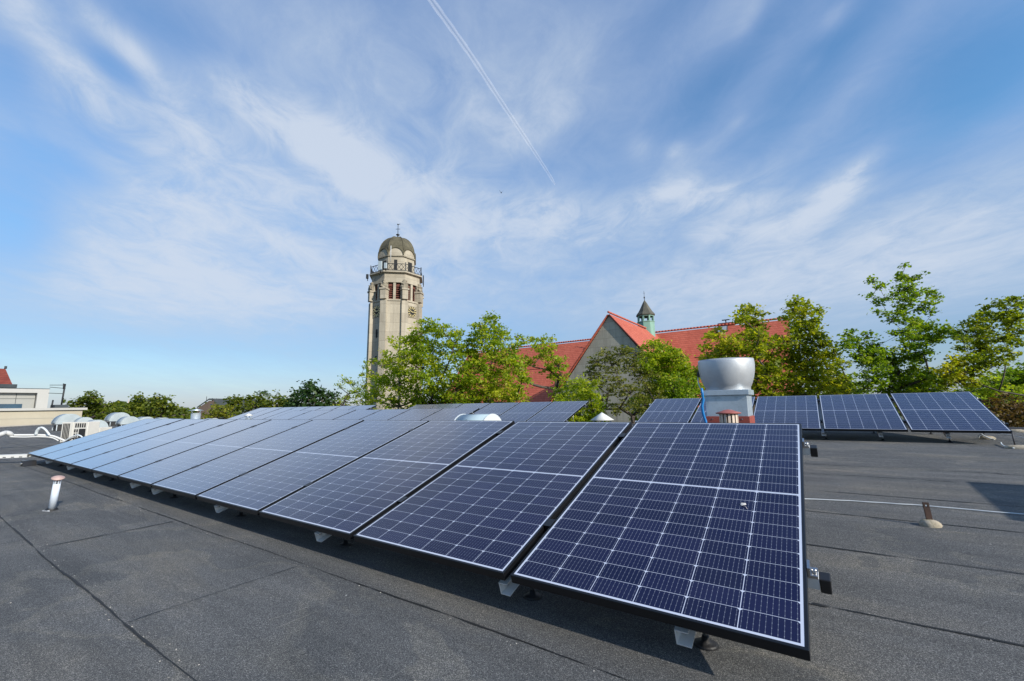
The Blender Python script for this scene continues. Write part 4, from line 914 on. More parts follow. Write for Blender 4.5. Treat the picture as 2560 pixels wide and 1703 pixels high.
for i in range(8):
    M_ = faceM(i * math.pi / 4)
    rl.box(-SR / 2, SR / 2, AR - .03, AR + .03, z_rail - .08, z_rail, M_); rl.box(-SR / 2, SR / 2, AR - .025, AR + .025, zb0, zb0 + .06, M_)
    hh = z_rail - .08 - zb0 - .06; n = 5; stp = SR / n
    for k in range(n):
        for a, b in ((0, 1), (1, 0)):
            for lo_, hi_ in ((0, .5), (.5, 1)):
                xa = -SR / 2 + stp * (k + (a if lo_ == 0 else .5)) ; xa = -SR / 2 + stp * (k + (lo_ if a == 0 else 1 - lo_)); xb = -SR / 2 + stp * (k + (hi_ if a == 0 else 1 - hi_))
                p0 = M_ @ Vector((xa, AR, zb0 + .06 + hh * lo_)); p1 = M_ @ Vector((xb, AR, zb0 + .06 + hh * hi_))
                rl.tube([p0, p1], .028, 4, False)
    M2 = faceM(math.pi / 8 + i * math.pi / 4); rr = AR / math.cos(math.pi / 8); rl.box(-.05, .05, rr - .05, rr + .05, z_balc + .08, z_rail + .2, M2)
part('railing', rl, M_IRON, tower)
AD = 2.42; SD = 2 * AD * math.tan(math.pi / 8); z_eav = tz(641, AD); z_lun = tz(619.5, AD); z_dt = tz(595, 0)
m = MB(); octo(m, AD, z_balc + .05, z_eav); drum = part('drum', m, M_STONEW, tower)
m = MB(); octo(m, AD + .16, z_eav + .001, z_eav + .16); part('drum_cornice', m, M_STONED, tower)
for i in range(8):
    M_ = faceM(i * math.pi / 4); m = MB()
    if i % 2: m.box(-.22, .22, AD - .1, AD + .012, z_eav - 1.9, z_eav - .45, M_); part('drum_window', m, M_DARK, tower)
    else: m.box(-.12, .62, AD - .1, AD + .012, z_balc + .09, z_eav - .5, M_); part('drum_door', m, M_DARK, tower)
m = MB(); tr_ = MB(); rl_ = SD / 2 * 1.0; nn_ = 12; hl = z_lun - z_eav - .16
for i in range(8):
    M_ = faceM(i * math.pi / 4)
    arc = [(rl_ * math.cos(math.pi * k / nn_), z_eav + .161 + hl * math.sin(math.pi * k / nn_)) for k in range(nn_ + 1)]
    m.add([M_ @ Vector((a, AD + .05, b)) for a, b in arc] + [M_ @ Vector((a, AD - .9, b)) for a, b in arc], [tuple(range(nn_ + 1))[::-1]] + [(k, k + 1, nn_ + 2 + k, nn_ + 1 + k) for k in range(nn_)])
    arc2 = [(1.10 * rl_ * math.cos(math.pi * k / nn_), z_eav + .17 + hl * 1.10 * math.sin(math.pi * k / nn_)) for k in range(nn_ + 1)]
    vs = [M_ @ Vector((a, AD + .16, b)) for a, b in arc] + [M_ @ Vector((a, AD + .16, b)) for a, b in arc2] + [M_ @ Vector((a, AD - 1.0, b)) for a, b in arc2] + [M_ @ Vector((a, AD + .04, b)) for a, b in arc]
    K = nn_ + 1; tr_.add(vs, [q_ for k in range(nn_) for q_ in ((k, k + 1, K + k + 1, K + k), (K + k, K + k + 1, 2 * K + k + 1, 2 * K + k), (k + 1, k, 3 * K + k, 3 * K + k + 1))])
part('lunette', m, M_STONEW, tower); part('lunette_hood', tr_, M_COPPERD, tower)
m = MB(); prof = []
for k in range(11):
    a = k / 10 * math.pi / 2; prof.append(((AD + .04) * math.cos(a) ** .82, z_eav + .5 + (z_dt - z_eav - .5) * math.sin(a)))
prof[-1] = (0.0, prof[-1][1]); kk = 1 / math.cos(math.pi / 8); vs = []
for (rr, z) in prof:
    for i in range(8): t = math.pi / 8 + i * math.pi / 4; vs.append((TC[0] + rr * kk * math.cos(t), TC[1] + rr * kk * math.sin(t), z))
m.add(vs, [(k * 8 + i, k * 8 + (i + 1) % 8, (k + 1) * 8 + (i + 1) % 8, (k + 1) * 8 + i) for k in range(10) for i in range(8)], False)
dome = part('dome', m, M_COPPERD, tower)
rb_ = MB()
for i in range(8):
    t = math.pi / 8 + i * math.pi / 4; rb_.tube([(TC[0] + (rr * kk + .02) * math.cos(t), TC[1] + (rr * kk + .02) * math.sin(t), z) for rr, z in prof[1:]], .055, 5)
part('dome_rib', rb_, M_COPPERD, dome)
fz = lambda py: tz(py, 0)
m = MB(); m.lathe([(.28, z_dt - .25), (.14, z_dt + .05), (.06, fz(589)), (.24, fz(587.5)), (.27, fz(586)), (.05, fz(584)), (.035, fz(561)), (0, fz(560))], (TC[0], TC[1], 0), 10)
vr = Vector((RGT[0], RGT[1], 0)).normalized(); cc = Vector((TC[0], TC[1], fz(572)))
m.tube([cc - vr * .30, cc + vr * .30], .035, 5); fin = part('finial_cross', m, M_IRON, tower)
m = MB(); c2 = Vector((TC[0], TC[1], fz(562)))
pts = [(-.14, .05), (-.05, .0), (.08, .02), (.25, .12), (.33, .08), (.30, .17), (.12, .16), (.02, .12), (-.04, .2), (-.12, .2)]
m.add([c2 + vr * a + Vector((0, 0, b)) for a, b in pts] + [c2 + vr * a + Vector((0, 0, b)) + vr.cross(Vector((0, 0, 1))) * .03 for a, b in pts], [tuple(range(10)), tuple(range(19, 9, -1))] + [(i, 10 + i, 10 + (i + 1) % 10, (i + 1) % 10) for i in range(10)]); part('weathercock', m, M_IRON, fin)
# clocks on the two faces in view (and their opposites)
zc1, zc0 = tz(761.5, AP), tz(790.5, AP); zcc = (zc0 + zc1) / 2; cs = (zc1 - zc0) / 2
for i in range(0, 8, 2):
    M_ = faceM(i * math.pi / 4); f_ = AP + .06
    m = MB(); m.box(-cs, cs, f_ - .2, f_ + .02, zc0, zc1, M_); ck = part('clock', m, M_STONED, tower)
    m = MB(); n = 24; m.add([M_ @ Vector((cs * .95 * math.cos(2 * math.pi * k / n), f_ + .03, zcc + cs * .95 * math.sin(2 * math.pi * k / n))) for k in range(n)] + [M_ @ Vector((cs * .95 * math.cos(2 * math.pi * k / n), f_ + .018, zcc + cs * .95 * math.sin(2 * math.pi * k / n))) for k in range(n)], [tuple(range(n))] + [(k, (k + 1) % n, n + (k + 1) % n, n + k) for k in range(n)])
    part('clock_face', m, M_DARK, ck)
    m = MB()
    for k in range(12):
        R_ = M_ @ Matrix.Translation((0, 0, zcc)) @ Matrix.Rotation(2 * math.pi * k / 12, 4, 'Y')
        m.add([R_ @ Vector(p) for p in ((-.05, f_ + .032, cs * .50), (.05, f_ + .032, cs * .50), (.05, f_ + .05, cs * .50), (-.05, f_ + .05, cs * .50), (-.11, f_ + .032, cs * .93), (.11, f_ + .032, cs * .93), (.11, f_ + .05, cs * .93), (-.11, f_ + .05, cs * .93))], fq)
    part('numerals', m, M_GOLD, ck)
    m = MB()
    for ang, ln, w in ((85, .80, .05), (-70, .52, .07)):
        R_ = M_ @ Matrix.Translation((0, 0, zcc)) @ Matrix.Rotation(rad(ang), 4, 'Y'); m.box(-w, w, f_ + .055 + w * .1, f_ + .075 + w * .1, -cs * .15, cs * ln, R_)
    part('clock_hands', m, M_GOLD, ck)
# slit windows in the shaft
M_ = faceM(-math.pi / 2)
for py0, py1 in ((822, 842), (889, 900)):
    m = MB(); m.box(-.02, .24, AP - .1, AP + .12, tz(py1, AP), tz(py0, AP), M_); part('slit_window', m, M_DARK, tower)
# mobile aerials on the balcony
def aerial(label, zx0, zx1, zy0, zy1, mat, dd, nm='aerial_panel', cat='aerial'):
    sc_ = .1913; px0, px1, py0, py1 = 880 + zx0 * sc_, 880 + zx1 * sc_, 540 + zy0 * sc_, 540 + zy1 * sc_
    c = V3(at_depth((px0 + px1) / 2, (py0 + py1) / 2, dd)); w = (px1 - px0) * dd / F / 2; h_ = (py1 - py0) * dd / F / 2
    m = MB(); Mx = Matrix(((RGT[0], _f0[0], 0, c.x), (RGT[1], _f0[1], 0, c.y), (0, 0, 1, c.z), (0, 0, 0, 1)))
    m.box(-w, w, -.12, .12, -h_, h_, Mx); t = thing(nm, label, cat, tuple(c), 'aerials on the tower balcony'); part('casing', m, mat, t, bevel=.03)
    m = MB(); m.tube([c + Vector((0, 0, -h_ - .25)) + Vector(_f0) * .17, c + Vector((0, 0, h_ * .9)) + Vector(_f0) * .17], .05, 6); part('bracket', m, M_IRON, t)
aerial('larger white aerial panel on the left of the tower balcony', 343, 393, 590, 718, M_HOOD, 57.0)
aerial('smaller white aerial panel right of the larger one on the tower', 420, 456, 612, 690, M_HOOD, 56.0)
aerial('dark aerial box sticking out left below the tower balcony', 186, 214, 762, 822, M_IRON, 58.5)
aerial('dark slim aerial sticking out right below the tower balcony', 926, 936, 775, 900, M_IRON, 58.5)
c = V3(at_depth(976.5, 655, 55.9)); m = MB(); m.tube([c, c + Vector((0, 0, 2.2))], .045, 6); single('whip_aerial', m, M_WHITE, 'thin white whip aerial in front of the dome', 'aerial', tuple(c), 'aerials on the tower balcony')

# ------------------------------------------------------------------ church with red roofs
YR, ZRG, SLP = 55.2, 8.92, 1.25
ch = thing('church', 'long church with a red tile roof and a stone gable towards the camera', 'church', (-22, 52, GZ))
XL, XR, ZE = -47.0, -1.5, -0.4
hwid = (ZRG - ZE) / SLP; YG = 40.0; XA = -15.95
m = MB(); m.box(XL + .3, XR - .3, YR - hwid + .4, YR + hwid - .4, GZ, ZE + .1); m.prism([(YR - hwid + .5, ZE + .1), (YR + hwid - .5, ZE + .1), (YR, ZRG - .35)], 'x', XL + .3, XR - .3)
part('nave_wall', m, M_GABLE, ch)
m = MB(); m.prism([(XA - hwid + .25, GZ), (XA + hwid - .25, GZ), (XA + hwid - .25, ZE - .05), (XA, ZRG - .25), (XA - hwid + .25, ZE - .05)], 'y', YG, YR - hwid + 1.0); part('gable', m, M_GABLE, ch)
th = .14
def slab_roof(mb, A, B, C, D_):
    A, B, C, D_ = map(Vector, (A, B, C, D_)); n = (B - A).cross(D_ - A).normalized()
    if n.z < 0: n = -n
    vs = [A, B, C, D_] + [p + n * th for p in (A, B, C, D_)]; mb.add(vs, fq)
ov = .5; ze2 = ZE - ov * SLP
m = MB()
slab_roof(m, (XL, YR - hwid - ov, ze2), (XR, YR - hwid - ov, ze2), (XR, YR, ZRG - .25), (XL, YR, ZRG - .25)); slab_roof(m, (XL, YR + hwid + ov, ze2), (XR, YR + hwid + ov, ze2), (XR, YR, ZRG - .25), (XL, YR, ZRG - .25))
nv = part('nave_roof', m, M_TILE, ch)
m = MB()
for s_ in (-1, 1):
    slab_roof(m, (XA + s_ * (hwid + ov), YG - .13, ze2), (XA + s_ * (hwid + ov), YR - .2, ze2), (XA, YR - .2, ZRG - .22), (XA, YG - .13, ZRG - .22))
tnv = part('transept_roof', m, M_TILE, ch)
m = MB(); x = XL
while x < XR - .3: m.tube([(x, YR, ZRG + .06), (x + .36, YR, ZRG + .06)], .11, 6); x += .38
part('ridge_tiles', m, M_TILE, nv); m = MB(); y = YG - .14
while y < YR - 1: m.tube([(XA, y, ZRG + .10), (XA, y + .36, ZRG + .09)], .11, 6); y += .38
part('ridge_tiles', m, M_TILE, tnv)
m = MB()
for s_ in (-1, 1):
    n_ = Vector((s_ * SLP, 0, 1)).normalized()
    a = Vector((XA + s_ * (hwid + ov), YG - .16, ze2)) + n_ * th * .6; b = Vector((XA, YG - .16, ZRG - .22)) + n_ * th * .6; m.tube([a, b], .065, 6)
part('verge_tiles', m, M_TILED, tnv)
# kink ledge of the nave roof and snow guard
yk = YR - 3.0; zk = ZRG - .25 - 3.0 * SLP
m = MB(); n_ = Vector((0, -SLP, 1)).normalized()
for xa, xb in ((XL + 1, XA - 5.2), (XA + 5.2, XR - .5)):
    a = Vector((xa, yk, zk)) + n_ * (th + .03); b = Vector((xb, yk, zk)) + n_ * (th + .03); m.tube([a, b], .10, 5)
part('roof_ledge', m, M_TILED, nv)
def roof_pt(px, py):
    d = ray(px, py); n_l = math.hypot(SLP, 1); zt = ZRG - .25 + th * n_l
    return V3(d * ((zt - SLP * YR) / (d[2] - SLP * d[1])))
for px, py, w, h_ in ((1806, 824, 1.1, 1.0), (1350, 990, .75, 1.0)):
    c = roof_pt(px, py); ex = Vector((1, 0, 0)); ey = Vector((0, 1, SLP)).normalized(); ez = ex.cross(ey)
    Mx = Matrix(((1, ey.x, ez.x, c.x), (0, ey.y, ez.y, c.y), (0, ey.z, ez.z, c.z), (0, 0, 0, 1)))
    m = MB(); m.box(-w / 2, w / 2, -h_ / 2, h_ / 2, -.1, .10, Mx); sk_ = part('skylight', m, M_SLATE, nv)
    m = MB(); m.box(-w / 2 + .1, w / 2 - .1, -h_ / 2 + .1, h_ / 2 - .1, .02, .115, Mx); part('pane', m, M_SKYLITE, sk_)
c = V3(at_y(1815, 809, YR + .6)); m = MB(); m.box(c.x - .85, c.x + .85, YR + .2, YR + 1.1, ZRG - 1.5, c.z + .05); chm = part('chimney', m, M_TILED, nv)
m = MB(); m.tube([(c.x, YR + .6, c.z + .05), (c.x, YR + .6, c.z + .4)], .06, 6); m.box(c.x - .4, c.x + .4, YR + .4, YR + .8, c.z + .4, c.z + .46); part('cowl', m, M_IRON, chm)
m = MB(); m.lathe([(.7, 0), (.7, 1)], (0, 0, 0), 8)
# copper ridge turret
D = float(np.array([XA + 1.0, YR - 2, 8]) @ FWD); tc_ = V3(at_depth(1617.5, 850, D)); s_ = D / F; zt_ = lambda py: float(at_depth(1617.5, py, D)[2])
tt = thing('ridge_turret', 'small green copper turret with an open lantern on the church ridge', 'turret', (tc_.x, tc_.y, zt_(875)))
m = MB(); m.lathe([(21.3 * s_, zt_(885)), (21.3 * s_, zt_(806.5)), (22.5 * s_, zt_(806)), (22.5 * s_, zt_(804))], (tc_.x, tc_.y, 0), 8, False); tb2 = part('base', m, M_COPPER, tt)
m = MB()
for k in range(8):
    a = 2 * math.pi * (k + .5) / 8 + .39; R_ = Matrix.Translation((tc_.x, tc_.y, 0)) @ Matrix.Rotation(a, 4, 'Z'); rr = 20.2 * s_; w = 3.0 * s_
    m.box(rr - 3 * s_, rr, -w * .6, w * .6, zt_(804) + .001, zt_(788), R_)
m.lathe([(21 * s_, zt_(791)), (21 * s_, zt_(788))], (tc_.x, tc_.y, 0), 8, False, cap=False)
part('lantern', m, M_COPPER, tt)
m = MB(); m.lathe([(15 * s_, zt_(788.5)), (23.8 * s_, zt_(788)), (24 * s_, zt_(786)), (18 * s_, zt_(778.5)), (11.5 * s_, zt_(767)), (6 * s_, zt_(756)), (0, zt_(746))], (tc_.x, tc_.y, 0), 8, False); part('spire', m, M_TURRETR, tt)
m = MB(); m.lathe([(.9 * s_, zt_(748)), (.6 * s_, zt_(743)), (1.8 * s_, zt_(741)), (1.8 * s_, zt_(739)), (.45 * s_, zt_(737)), (.4 * s_, zt_(723))], (tc_.x, tc_.y, 0), 8)
cc = Vector((tc_.x, tc_.y, zt_(728.5))); m.tube([cc - vr * 2 * s_, cc + vr * 2.4 * s_], .4 * s_, 5); part('finial', m, M_IRON, tt)

# ------------------------------------------------------------------ trees
def leaf_mesh(name, P, size, rs, tint, up=0.9, aspect=.85):
    n = len(P); nr = rs.normal(size=(n, 3)); nr[:, 2] += up * 1.6; nr /= np.linalg.norm(nr, axis=1)[:, None]
    t = rs.normal(size=(n, 3)); t -= nr * (t * nr).sum(1)[:, None]; t /= np.linalg.norm(t, axis=1)[:, None]; b = np.cross(nr, t)
    s = (size * rs.uniform(.6, 1.25, n))[:, None]
    v0 = P - t * s * .5; v1 = P + b * s * .5 * aspect - t * s * .08 + nr * s * .10; v2 = P + t * s * .55 - nr * s * .06; v3 = P - b * s * .5 * aspect - t * s * .08 + nr * s * .10
    V = np.stack([v0, v1, v2, v3], 1).reshape(-1, 3).astype(np.float32)
    me = bpy.data.meshes.new(name); me.vertices.add(4 * n); me.vertices.foreach_set('co', V.ravel())
    me.loops.add(4 * n); me.loops.foreach_set('vertex_index', np.arange(4 * n, dtype=np.int32))
    me.polygons.add(n); me.polygons.foreach_set('loop_start', np.arange(0, 4 * n, 4, dtype=np.int32))
    me.update(calc_edges=True); a = me.attributes.new('tint', 'FLOAT', 'POINT')
    a.data.foreach_set('value', np.repeat(np.clip(tint, 0, 1), 4).astype(np.float32)); return me
def tree(name, label, cat, D, lobes, mat, leaf=.13, seed=0, group=None, dens=1.0, base_px=None, trunk_r=.22, flat=.62, tint0=.5, clump=.20, twig=True, dj=1.0, limbs=None, bark=None, grow=1.0, spray=True):
    """lobes: (px, py, r_px[, tint shift]); every lobe gets its own depth, the trunk stands on the ground below"""
    rs = np.random.RandomState(seed + 11); L = []
    lx = np.array([l[0] for l in lobes]); mx = lx.mean() if base_px is None else base_px
    for l in lobes:
        l = (l[0], l[1], l[2] * grow) + tuple(l[3:]); d = D + rs.uniform(-1, 1) * dj * max(1.2, l[2] * D / F * 1.3) + (l[4] if len(l) > 4 else 0); p = at_depth(l[0], l[1], d); L.append((np.array(p), l[2] * d / F, l[3] if len(l) > 3 else 0.0))
    ca = np.array(at_depth(mx, 1000, D)); base = np.array([ca[0], ca[1], GZ])
    zmin = min(p[2] for p, r_, t in L); ztop = max(p[2] for p, r_, t in L)
    t = thing(name, label, cat, tuple(base), group)
    # trunk and limbs
    tb = MB(); cz = zmin - .5; tr_pts = [base, base + (np.array([ca[0], ca[1], cz]) - base) * .5 + rs.normal(0, .15, 3) * [1, 1, 0], np.array([ca[0], ca[1], cz])]
    tb.tube([tuple(p) for p in tr_pts], [trunk_r * 1.5, trunk_r * 1.15, trunk_r], 8)
    nodes = [(tr_pts[2], trunk_r * .8)]
    for p, r_, _ in sorted(L, key=lambda q_: q_[0][2] + .35 * np.hypot(*(q_[0][:2] - ca[:2]))):
        best = min(nodes, key=lambda nd: np.linalg.norm(nd[0] - p) + max(0, (nd[0][2] - p[2])) * 1.5 + .0)
        a, ra = best; mid = (a + p) / 2 + rs.normal(0, .08, 3) * np.linalg.norm(p - a) + np.array([0, 0, -.06 * np.linalg.norm(p - a)])
        rb2 = max(ra * .62, .014 * D / 24); tb.tube([tuple(a), tuple(a * .25 + mid * .5 + p * .25), tuple(mid * .5 + p * .5), tuple(p)], [ra * .8, ra * .72, (ra + rb2) * .42, rb2 * .8], 6)
        nodes.append((p, rb2)); nodes.append((mid * .5 + p * .5, (ra + rb2) * .45))
    PS = []; TS = []
    for p, r_, sh in L:
        area = math.pi * r_ * r_; nl = max(20, int(dens * 3.3 * area / (.42 * leaf * leaf))); nc = max(5, int(nl / 16))
        d = rs.normal(size=(nc, 3)); d /= np.linalg.norm(d, axis=1)[:, None]; rr = r_ * rs.uniform(.25, 1.08, nc) ** .6
        C = p + d * rr[:, None] * np.array([1, 1, .92])
        if spray:
            for _ in range(int(rs.randint(1, 3))):
                dv = rs.normal(size=3) * [1, 1, .7] + [0, 0, .35]; dv /= np.linalg.norm(dv); e_ = p + dv * r_ * rs.uniform(1.15, 1.75)
                tb.tube([tuple(p), tuple((p + e_) / 2 + [0, 0, .05 * r_]), tuple(e_)], [.014 * D / 24, .009 * D / 24, .004 * D / 24], 4)
                ns = max(8, int(nl * .10)); tt = rs.uniform(.55, 1.08, ns)[:, None]; Q = p + (e_ - p) * tt + rs.normal(size=(ns, 3)) * max(leaf * .9, r_ * .16) * np.array([1, 1, .6])
                PS.append(Q); TS.append(tint0 + sh + rs.normal(0, .17) + rs.normal(0, .12, ns))
        if twig:
            for c_ in C[:min(nc, 10)]:
                mid = p * .5 + c_ * .5 + rs.normal(0, .06, 3) * r_; tb.tube([tuple(p), tuple(mid), tuple(c_)], [.016 * D / 24, .010 * D / 24, .005 * D / 24], 4)
        ctint = rs.normal(0, .17, nc)
        idx = rs.randint(0, nc, nl); cr = max(leaf * 1.4, r_ * clump * 1.6)
        P = C[idx] + rs.normal(size=(nl, 3)) * cr * np.array([.62, .62, .62 * flat * .7])
        PS.append(P); TS.append(tint0 + sh + ctint[idx] + rs.normal(0, .14, nl))
    me = leaf_mesh('crown', np.concatenate(PS) - base, leaf, rs, np.concatenate(TS)); me.materials.append(mat)
    part('trunk', tb, bark or M_BARK, t); o = part('crown', me, None, t); return t
GM = 'street trees in front of the church'
tree('maple_tree', 'loose green maple leaning across the foot of the tower', 'tree', 24, [(1072, 806, 20), (1062, 832, 34), (1108, 828, 24), (1140, 835, 16), (1135, 856, 24), (1035, 868, 36), (1085, 878, 40), (1008, 898, 38), (968, 912, 24, .1), (930, 905, 9, .1), (1055, 925, 48), (1000, 955, 44), (950, 948, 24, .15), (935, 990, 24, .15), (1100, 955, 44), (1040, 1000, 44), (985, 1015, 24), (1075, 1010, 40), (1125, 1000, 34)], L_GREEN, .15, 1, GM, .92, grow=1.04, base_px=1062, trunk_r=.2, tint0=.62)
tree('maple_tree', 'tallest green maple between the tower and the church gable', 'tree', 23, [(1222, 799, 16), (1203, 815, 20), (1238, 830, 28), (1256, 846, 24), (1188, 838, 16), (1215, 856, 34), (1165, 864, 26), (1175, 890, 30), (1268, 880, 32), (1230, 905, 44), (1150, 915, 34), (1190, 930, 38), (1285, 915, 30), (1250, 965, 50, .32), (1225, 990, 40, .32), (1180, 985, 46), (1140, 975, 38), (1290, 1000, 34, .15), (1305, 955, 20), (1190, 1020, 34), (1130, 1020, 30)], L_GREEN, .15, 2, GM, .95, grow=1.04, base_px=1225, trunk_r=.2, tint0=.6)
tree('maple_tree', 'thin maple with one long bare limb crossing the red roof', 'tree', 25, [(1335, 846, 14), (1358, 847, 13), (1380, 850, 8), (1345, 868, 16), (1368, 868, 18), (1352, 888, 20, .1), (1380, 893, 22), (1395, 915, 22), (1372, 925, 20), (1402, 937, 16), (1388, 952, 18), (1310, 852, 14), (1292, 842, 8), (1300, 925, 20, .1), (1318, 910, 18, .1), (1310, 950, 20, .1)], L_GREEN, .14, 3, GM, .8, 1392, .13, tint0=.68)
tree('round_tree', 'small dense bright green tree below the stone gable', 'tree', 20, [(1440, 985, 32), (1418, 1015, 38), (1468, 972, 28), (1400, 985, 20), (1478, 1005, 32), (1450, 1040, 42), (1412, 1045, 34), (1488, 1038, 26), (1425, 960, 14), (1448, 958, 12)], L_GREEN, .11, 4, GM, 1.15, 1446, .14, tint0=.66)
tree('sumac_tree', 'olive umbrella crowned tree with dark stems before the gable', 'tree', 27, [(1490, 905, 26), (1475, 928, 22), (1515, 890, 20), (1552, 884, 26), (1590, 888, 22), (1530, 915, 30), (1575, 915, 30), (1500, 945, 26), (1545, 950, 26), (1600, 935, 28), (1520, 985, 28), (1575, 985, 30), (1620, 975, 28), (1550, 1020, 26), (1610, 1015, 28), (1645, 1000, 26), (1500, 1020, 20)], L_OLIVE, .13, 5, GM, .62, 1580, .15, tint0=.5, flat=.4)
tree('lime_tree', 'rounded green tree between the olive tree and the exhaust fan', 'tree', 29, [(1635, 878, 28), (1662, 880, 26), (1688, 897, 26), (1615, 905, 26), (1650, 910, 34), (1690, 925, 32), (1712, 935, 26), (1645, 950, 36), (1680, 965, 38, -.25), (1722, 960, 30, -.25), (1745, 985, 30, -.3), (1700, 1000, 40, -.3), (1650, 990, 34), (1740, 940, 14, -.2), (1640, 1025, 36), (1600, 1020, 30)], L_GREEN, .15, 6, GM, 1.2, grow=1.1, base_px=1675, trunk_r=.2, tint0=.62)
tree('maple_tree', 'yellow green maple rising behind the exhaust fan bowl', 'tree', 17, [(1862, 778, 12), (1878, 772, 13), (1895, 784, 13), (1855, 796, 14), (1872, 800, 20), (1892, 812, 20), (1848, 806, 10), (1790, 835, 14, .3), (1775, 845, 12, .3), (1815, 850, 22, .25), (1840, 862, 24, .1), (1802, 880, 26, .2), (1870, 845, 24), (1898, 840, 20), (1766, 868, 13, .2), (1770, 900, 16, .2), (1755, 930, 18, .1), (1944, 848, 10), (1885, 880, 28), (1845, 900, 30, .1), (1800, 915, 30), (1918, 860, 20), (1925, 890, 24), (1880, 925, 34), (1925, 935, 30), (1895, 970, 34), (1850, 965, 30), (1935, 985, 26)], L_MAPLE, .13, 7, GM, 1.25, grow=1.06, base_px=1880, trunk_r=.17, tint0=.45)
tree('maple_tree', 'yellow green maple right of the fan with two upright leaders', 'tree', 18, [(1990, 752, 9), (2005, 757, 10), (2020, 760, 8), (1982, 775, 15), (2005, 782, 22), (2028, 800, 18), (2045, 778, 9), (2052, 785, 6), (1965, 792, 10), (1985, 808, 20), (2012, 825, 22), (2035, 825, 16), (1995, 848, 24), (2030, 855, 24), (2058, 862, 14), (2078, 858, 5), (1965, 855, 20), (1978, 885, 24), (2020, 888, 28), (2055, 900, 24), (2085, 880, 14), (2098, 912, 16), (2118, 950, 16), (1942, 900, 14), (1950, 868, 12), (1990, 915, 30, .15), (2035, 930, 32, .15), (2075, 940, 28, .25), (1960, 935, 26), (2005, 960, 34, .1), (2055, 970, 36, .2), (2095, 975, 26, .2), (1965, 985, 30), (2110, 990, 18, .1)], L_MAPLE, .13, 8, GM, 1.3, grow=1.08, base_px=2022, trunk_r=.17, tint0=.42)
tree('maple_tree', 'tall open crowned maple with a lone twig at its top', 'tree', 16, [(2262, 664, 5, -.1), (2252, 694, 11), (2270, 696, 13), (2290, 694, 9), (2185, 703, 8), (2200, 716, 10), (2178, 743, 7), (2196, 755, 9), (2215, 748, 9), (2240, 738, 8), (2265, 722, 18), (2262, 748, 20), (2290, 735, 14), (2322, 728, 9), (2338, 738, 11), (2328, 755, 9), (2300, 768, 14), (2330, 782, 9), (2195, 777, 7), (2215, 785, 7), (2250, 775, 16), (2235, 798, 10), (2275, 805, 20), (2262, 830, 20), (2300, 820, 22), (2330, 815, 15), (2355, 825, 15), (2380, 835, 15), (2405, 838, 12), (2280, 850, 24), (2315, 850, 22), (2345, 848, 14), (2125, 832, 10), (2110, 862, 16), (2130, 850, 14), (2150, 865, 18), (2170, 842, 11), (2180, 860, 12), (2160, 890, 22), (2185, 885, 20), (2212, 885, 16), (2230, 905, 20), (2190, 915, 26), (2275, 885, 24), (2310, 890, 20), (2250, 930, 30), (2190, 945, 26), (2220, 965, 32), (2280, 955, 34), (2325, 945, 28), (2330, 975, 30), (2160, 970, 18), (2265, 985, 30)], L_GREEN, .11, 9, GM, 1.3, grow=1.04, base_px=2288, trunk_r=.16, tint0=.32)
tree('maple_tree', 'maple with a long limb reaching in from the right edge', 'tree', 15, [(2540, 752, 13), (2555, 765, 14), (2420, 812, 10), (2405, 850, 10), (2525, 880, 12), (2548, 860, 12), (2410, 870, 12), (2512, 900, 12), (2500, 758, 10), (2480, 765, 11), (2520, 772, 13), (2470, 785, 13), (2495, 790, 16), (2540, 795, 20), (2450, 800, 14), (2440, 815, 13), (2515, 812, 18), (2475, 818, 20), (2555, 825, 14), (2435, 838, 14), (2415, 828, 8), (2460, 848, 20), (2500, 845, 18), (2530, 840, 14), (2445, 872, 20), (2475, 880, 20), (2505, 870, 12), (2430, 895, 16), (2465, 905, 20), (2490, 912, 14), (2440, 925, 20), (2390, 900, 16, .45), (2400, 925, 24, .5), (2375, 930, 22, .5), (2420, 950, 20, .3), (2360, 960, 22, .3)], L_MAPLE, .105, 10, GM, 1.5, 2660, .05, tint0=.25)
tree('bush_tree', 'dense green thicket tree beyond the right row edge', 'tree', 24, [(2440, 965, 24), (2480, 960, 28), (2415, 985, 24), (2455, 990, 32), (2500, 990, 34), (2540, 995, 30), (2430, 1015, 30), (2470, 1055, 34, .15), (2440, 1035, 26, .1), (2400, 1000, 24)], L_GREEN, .13, 21, None, 1.1, 2470, .2, tint0=.55)
tree('bronze_tree', 'low tree with bronze brown foliage at the right edge', 'tree', 14, [(2480, 1020, 24), (2515, 1012, 28), (2545, 1020, 30), (2530, 1042, 28), (2500, 1045, 26), (2560, 1050, 30), (2465, 1040, 18), (2490, 1068, 20, .5), (2530, 1068, 20, .3), (2575, 1020, 26)], L_BRONZE, .09, 22, None, .95, 2540, .12, tint0=.4)
tree('far_tree', 'distant hazy green wood edge tree at the upper right edge', 'tree', 60, [(2545, 935, 26), (2520, 948, 26), (2560, 955, 28), (2500, 965, 24), (2580, 935, 30), (2540, 975, 28), (2480, 975, 20)], L_GREEN, .4, 23, None, 1.1, 2545, .3, tint0=.35)
tree('far_tree', 'small distant green tree between the two right maples', 'tree', 48, [(2112, 945, 15), (2095, 960, 16), (2125, 960, 16), (2140, 970, 14), (2115, 978, 20), (2080, 975, 18), (2150, 985, 16)], L_GREEN, .3, 24, None, 1.1, 2115, .25, tint0=.45)
tree('sapling', 'sparse pale young tree left of the tower foot', 'tree', 30, [(903, 935, 9), (915, 915, 8), (885, 962, 10), (858, 950, 9), (870, 955, 9), (852, 968, 9), (895, 980, 16), (870, 985, 14), (915, 965, 14), (930, 940, 14), (935, 975, 20), (905, 1000, 22), (865, 1005, 16), (845, 1008, 10), (925, 1010, 22)], L_GREEN, .13, 12, None, .5, 905, .1, tint0=.75)
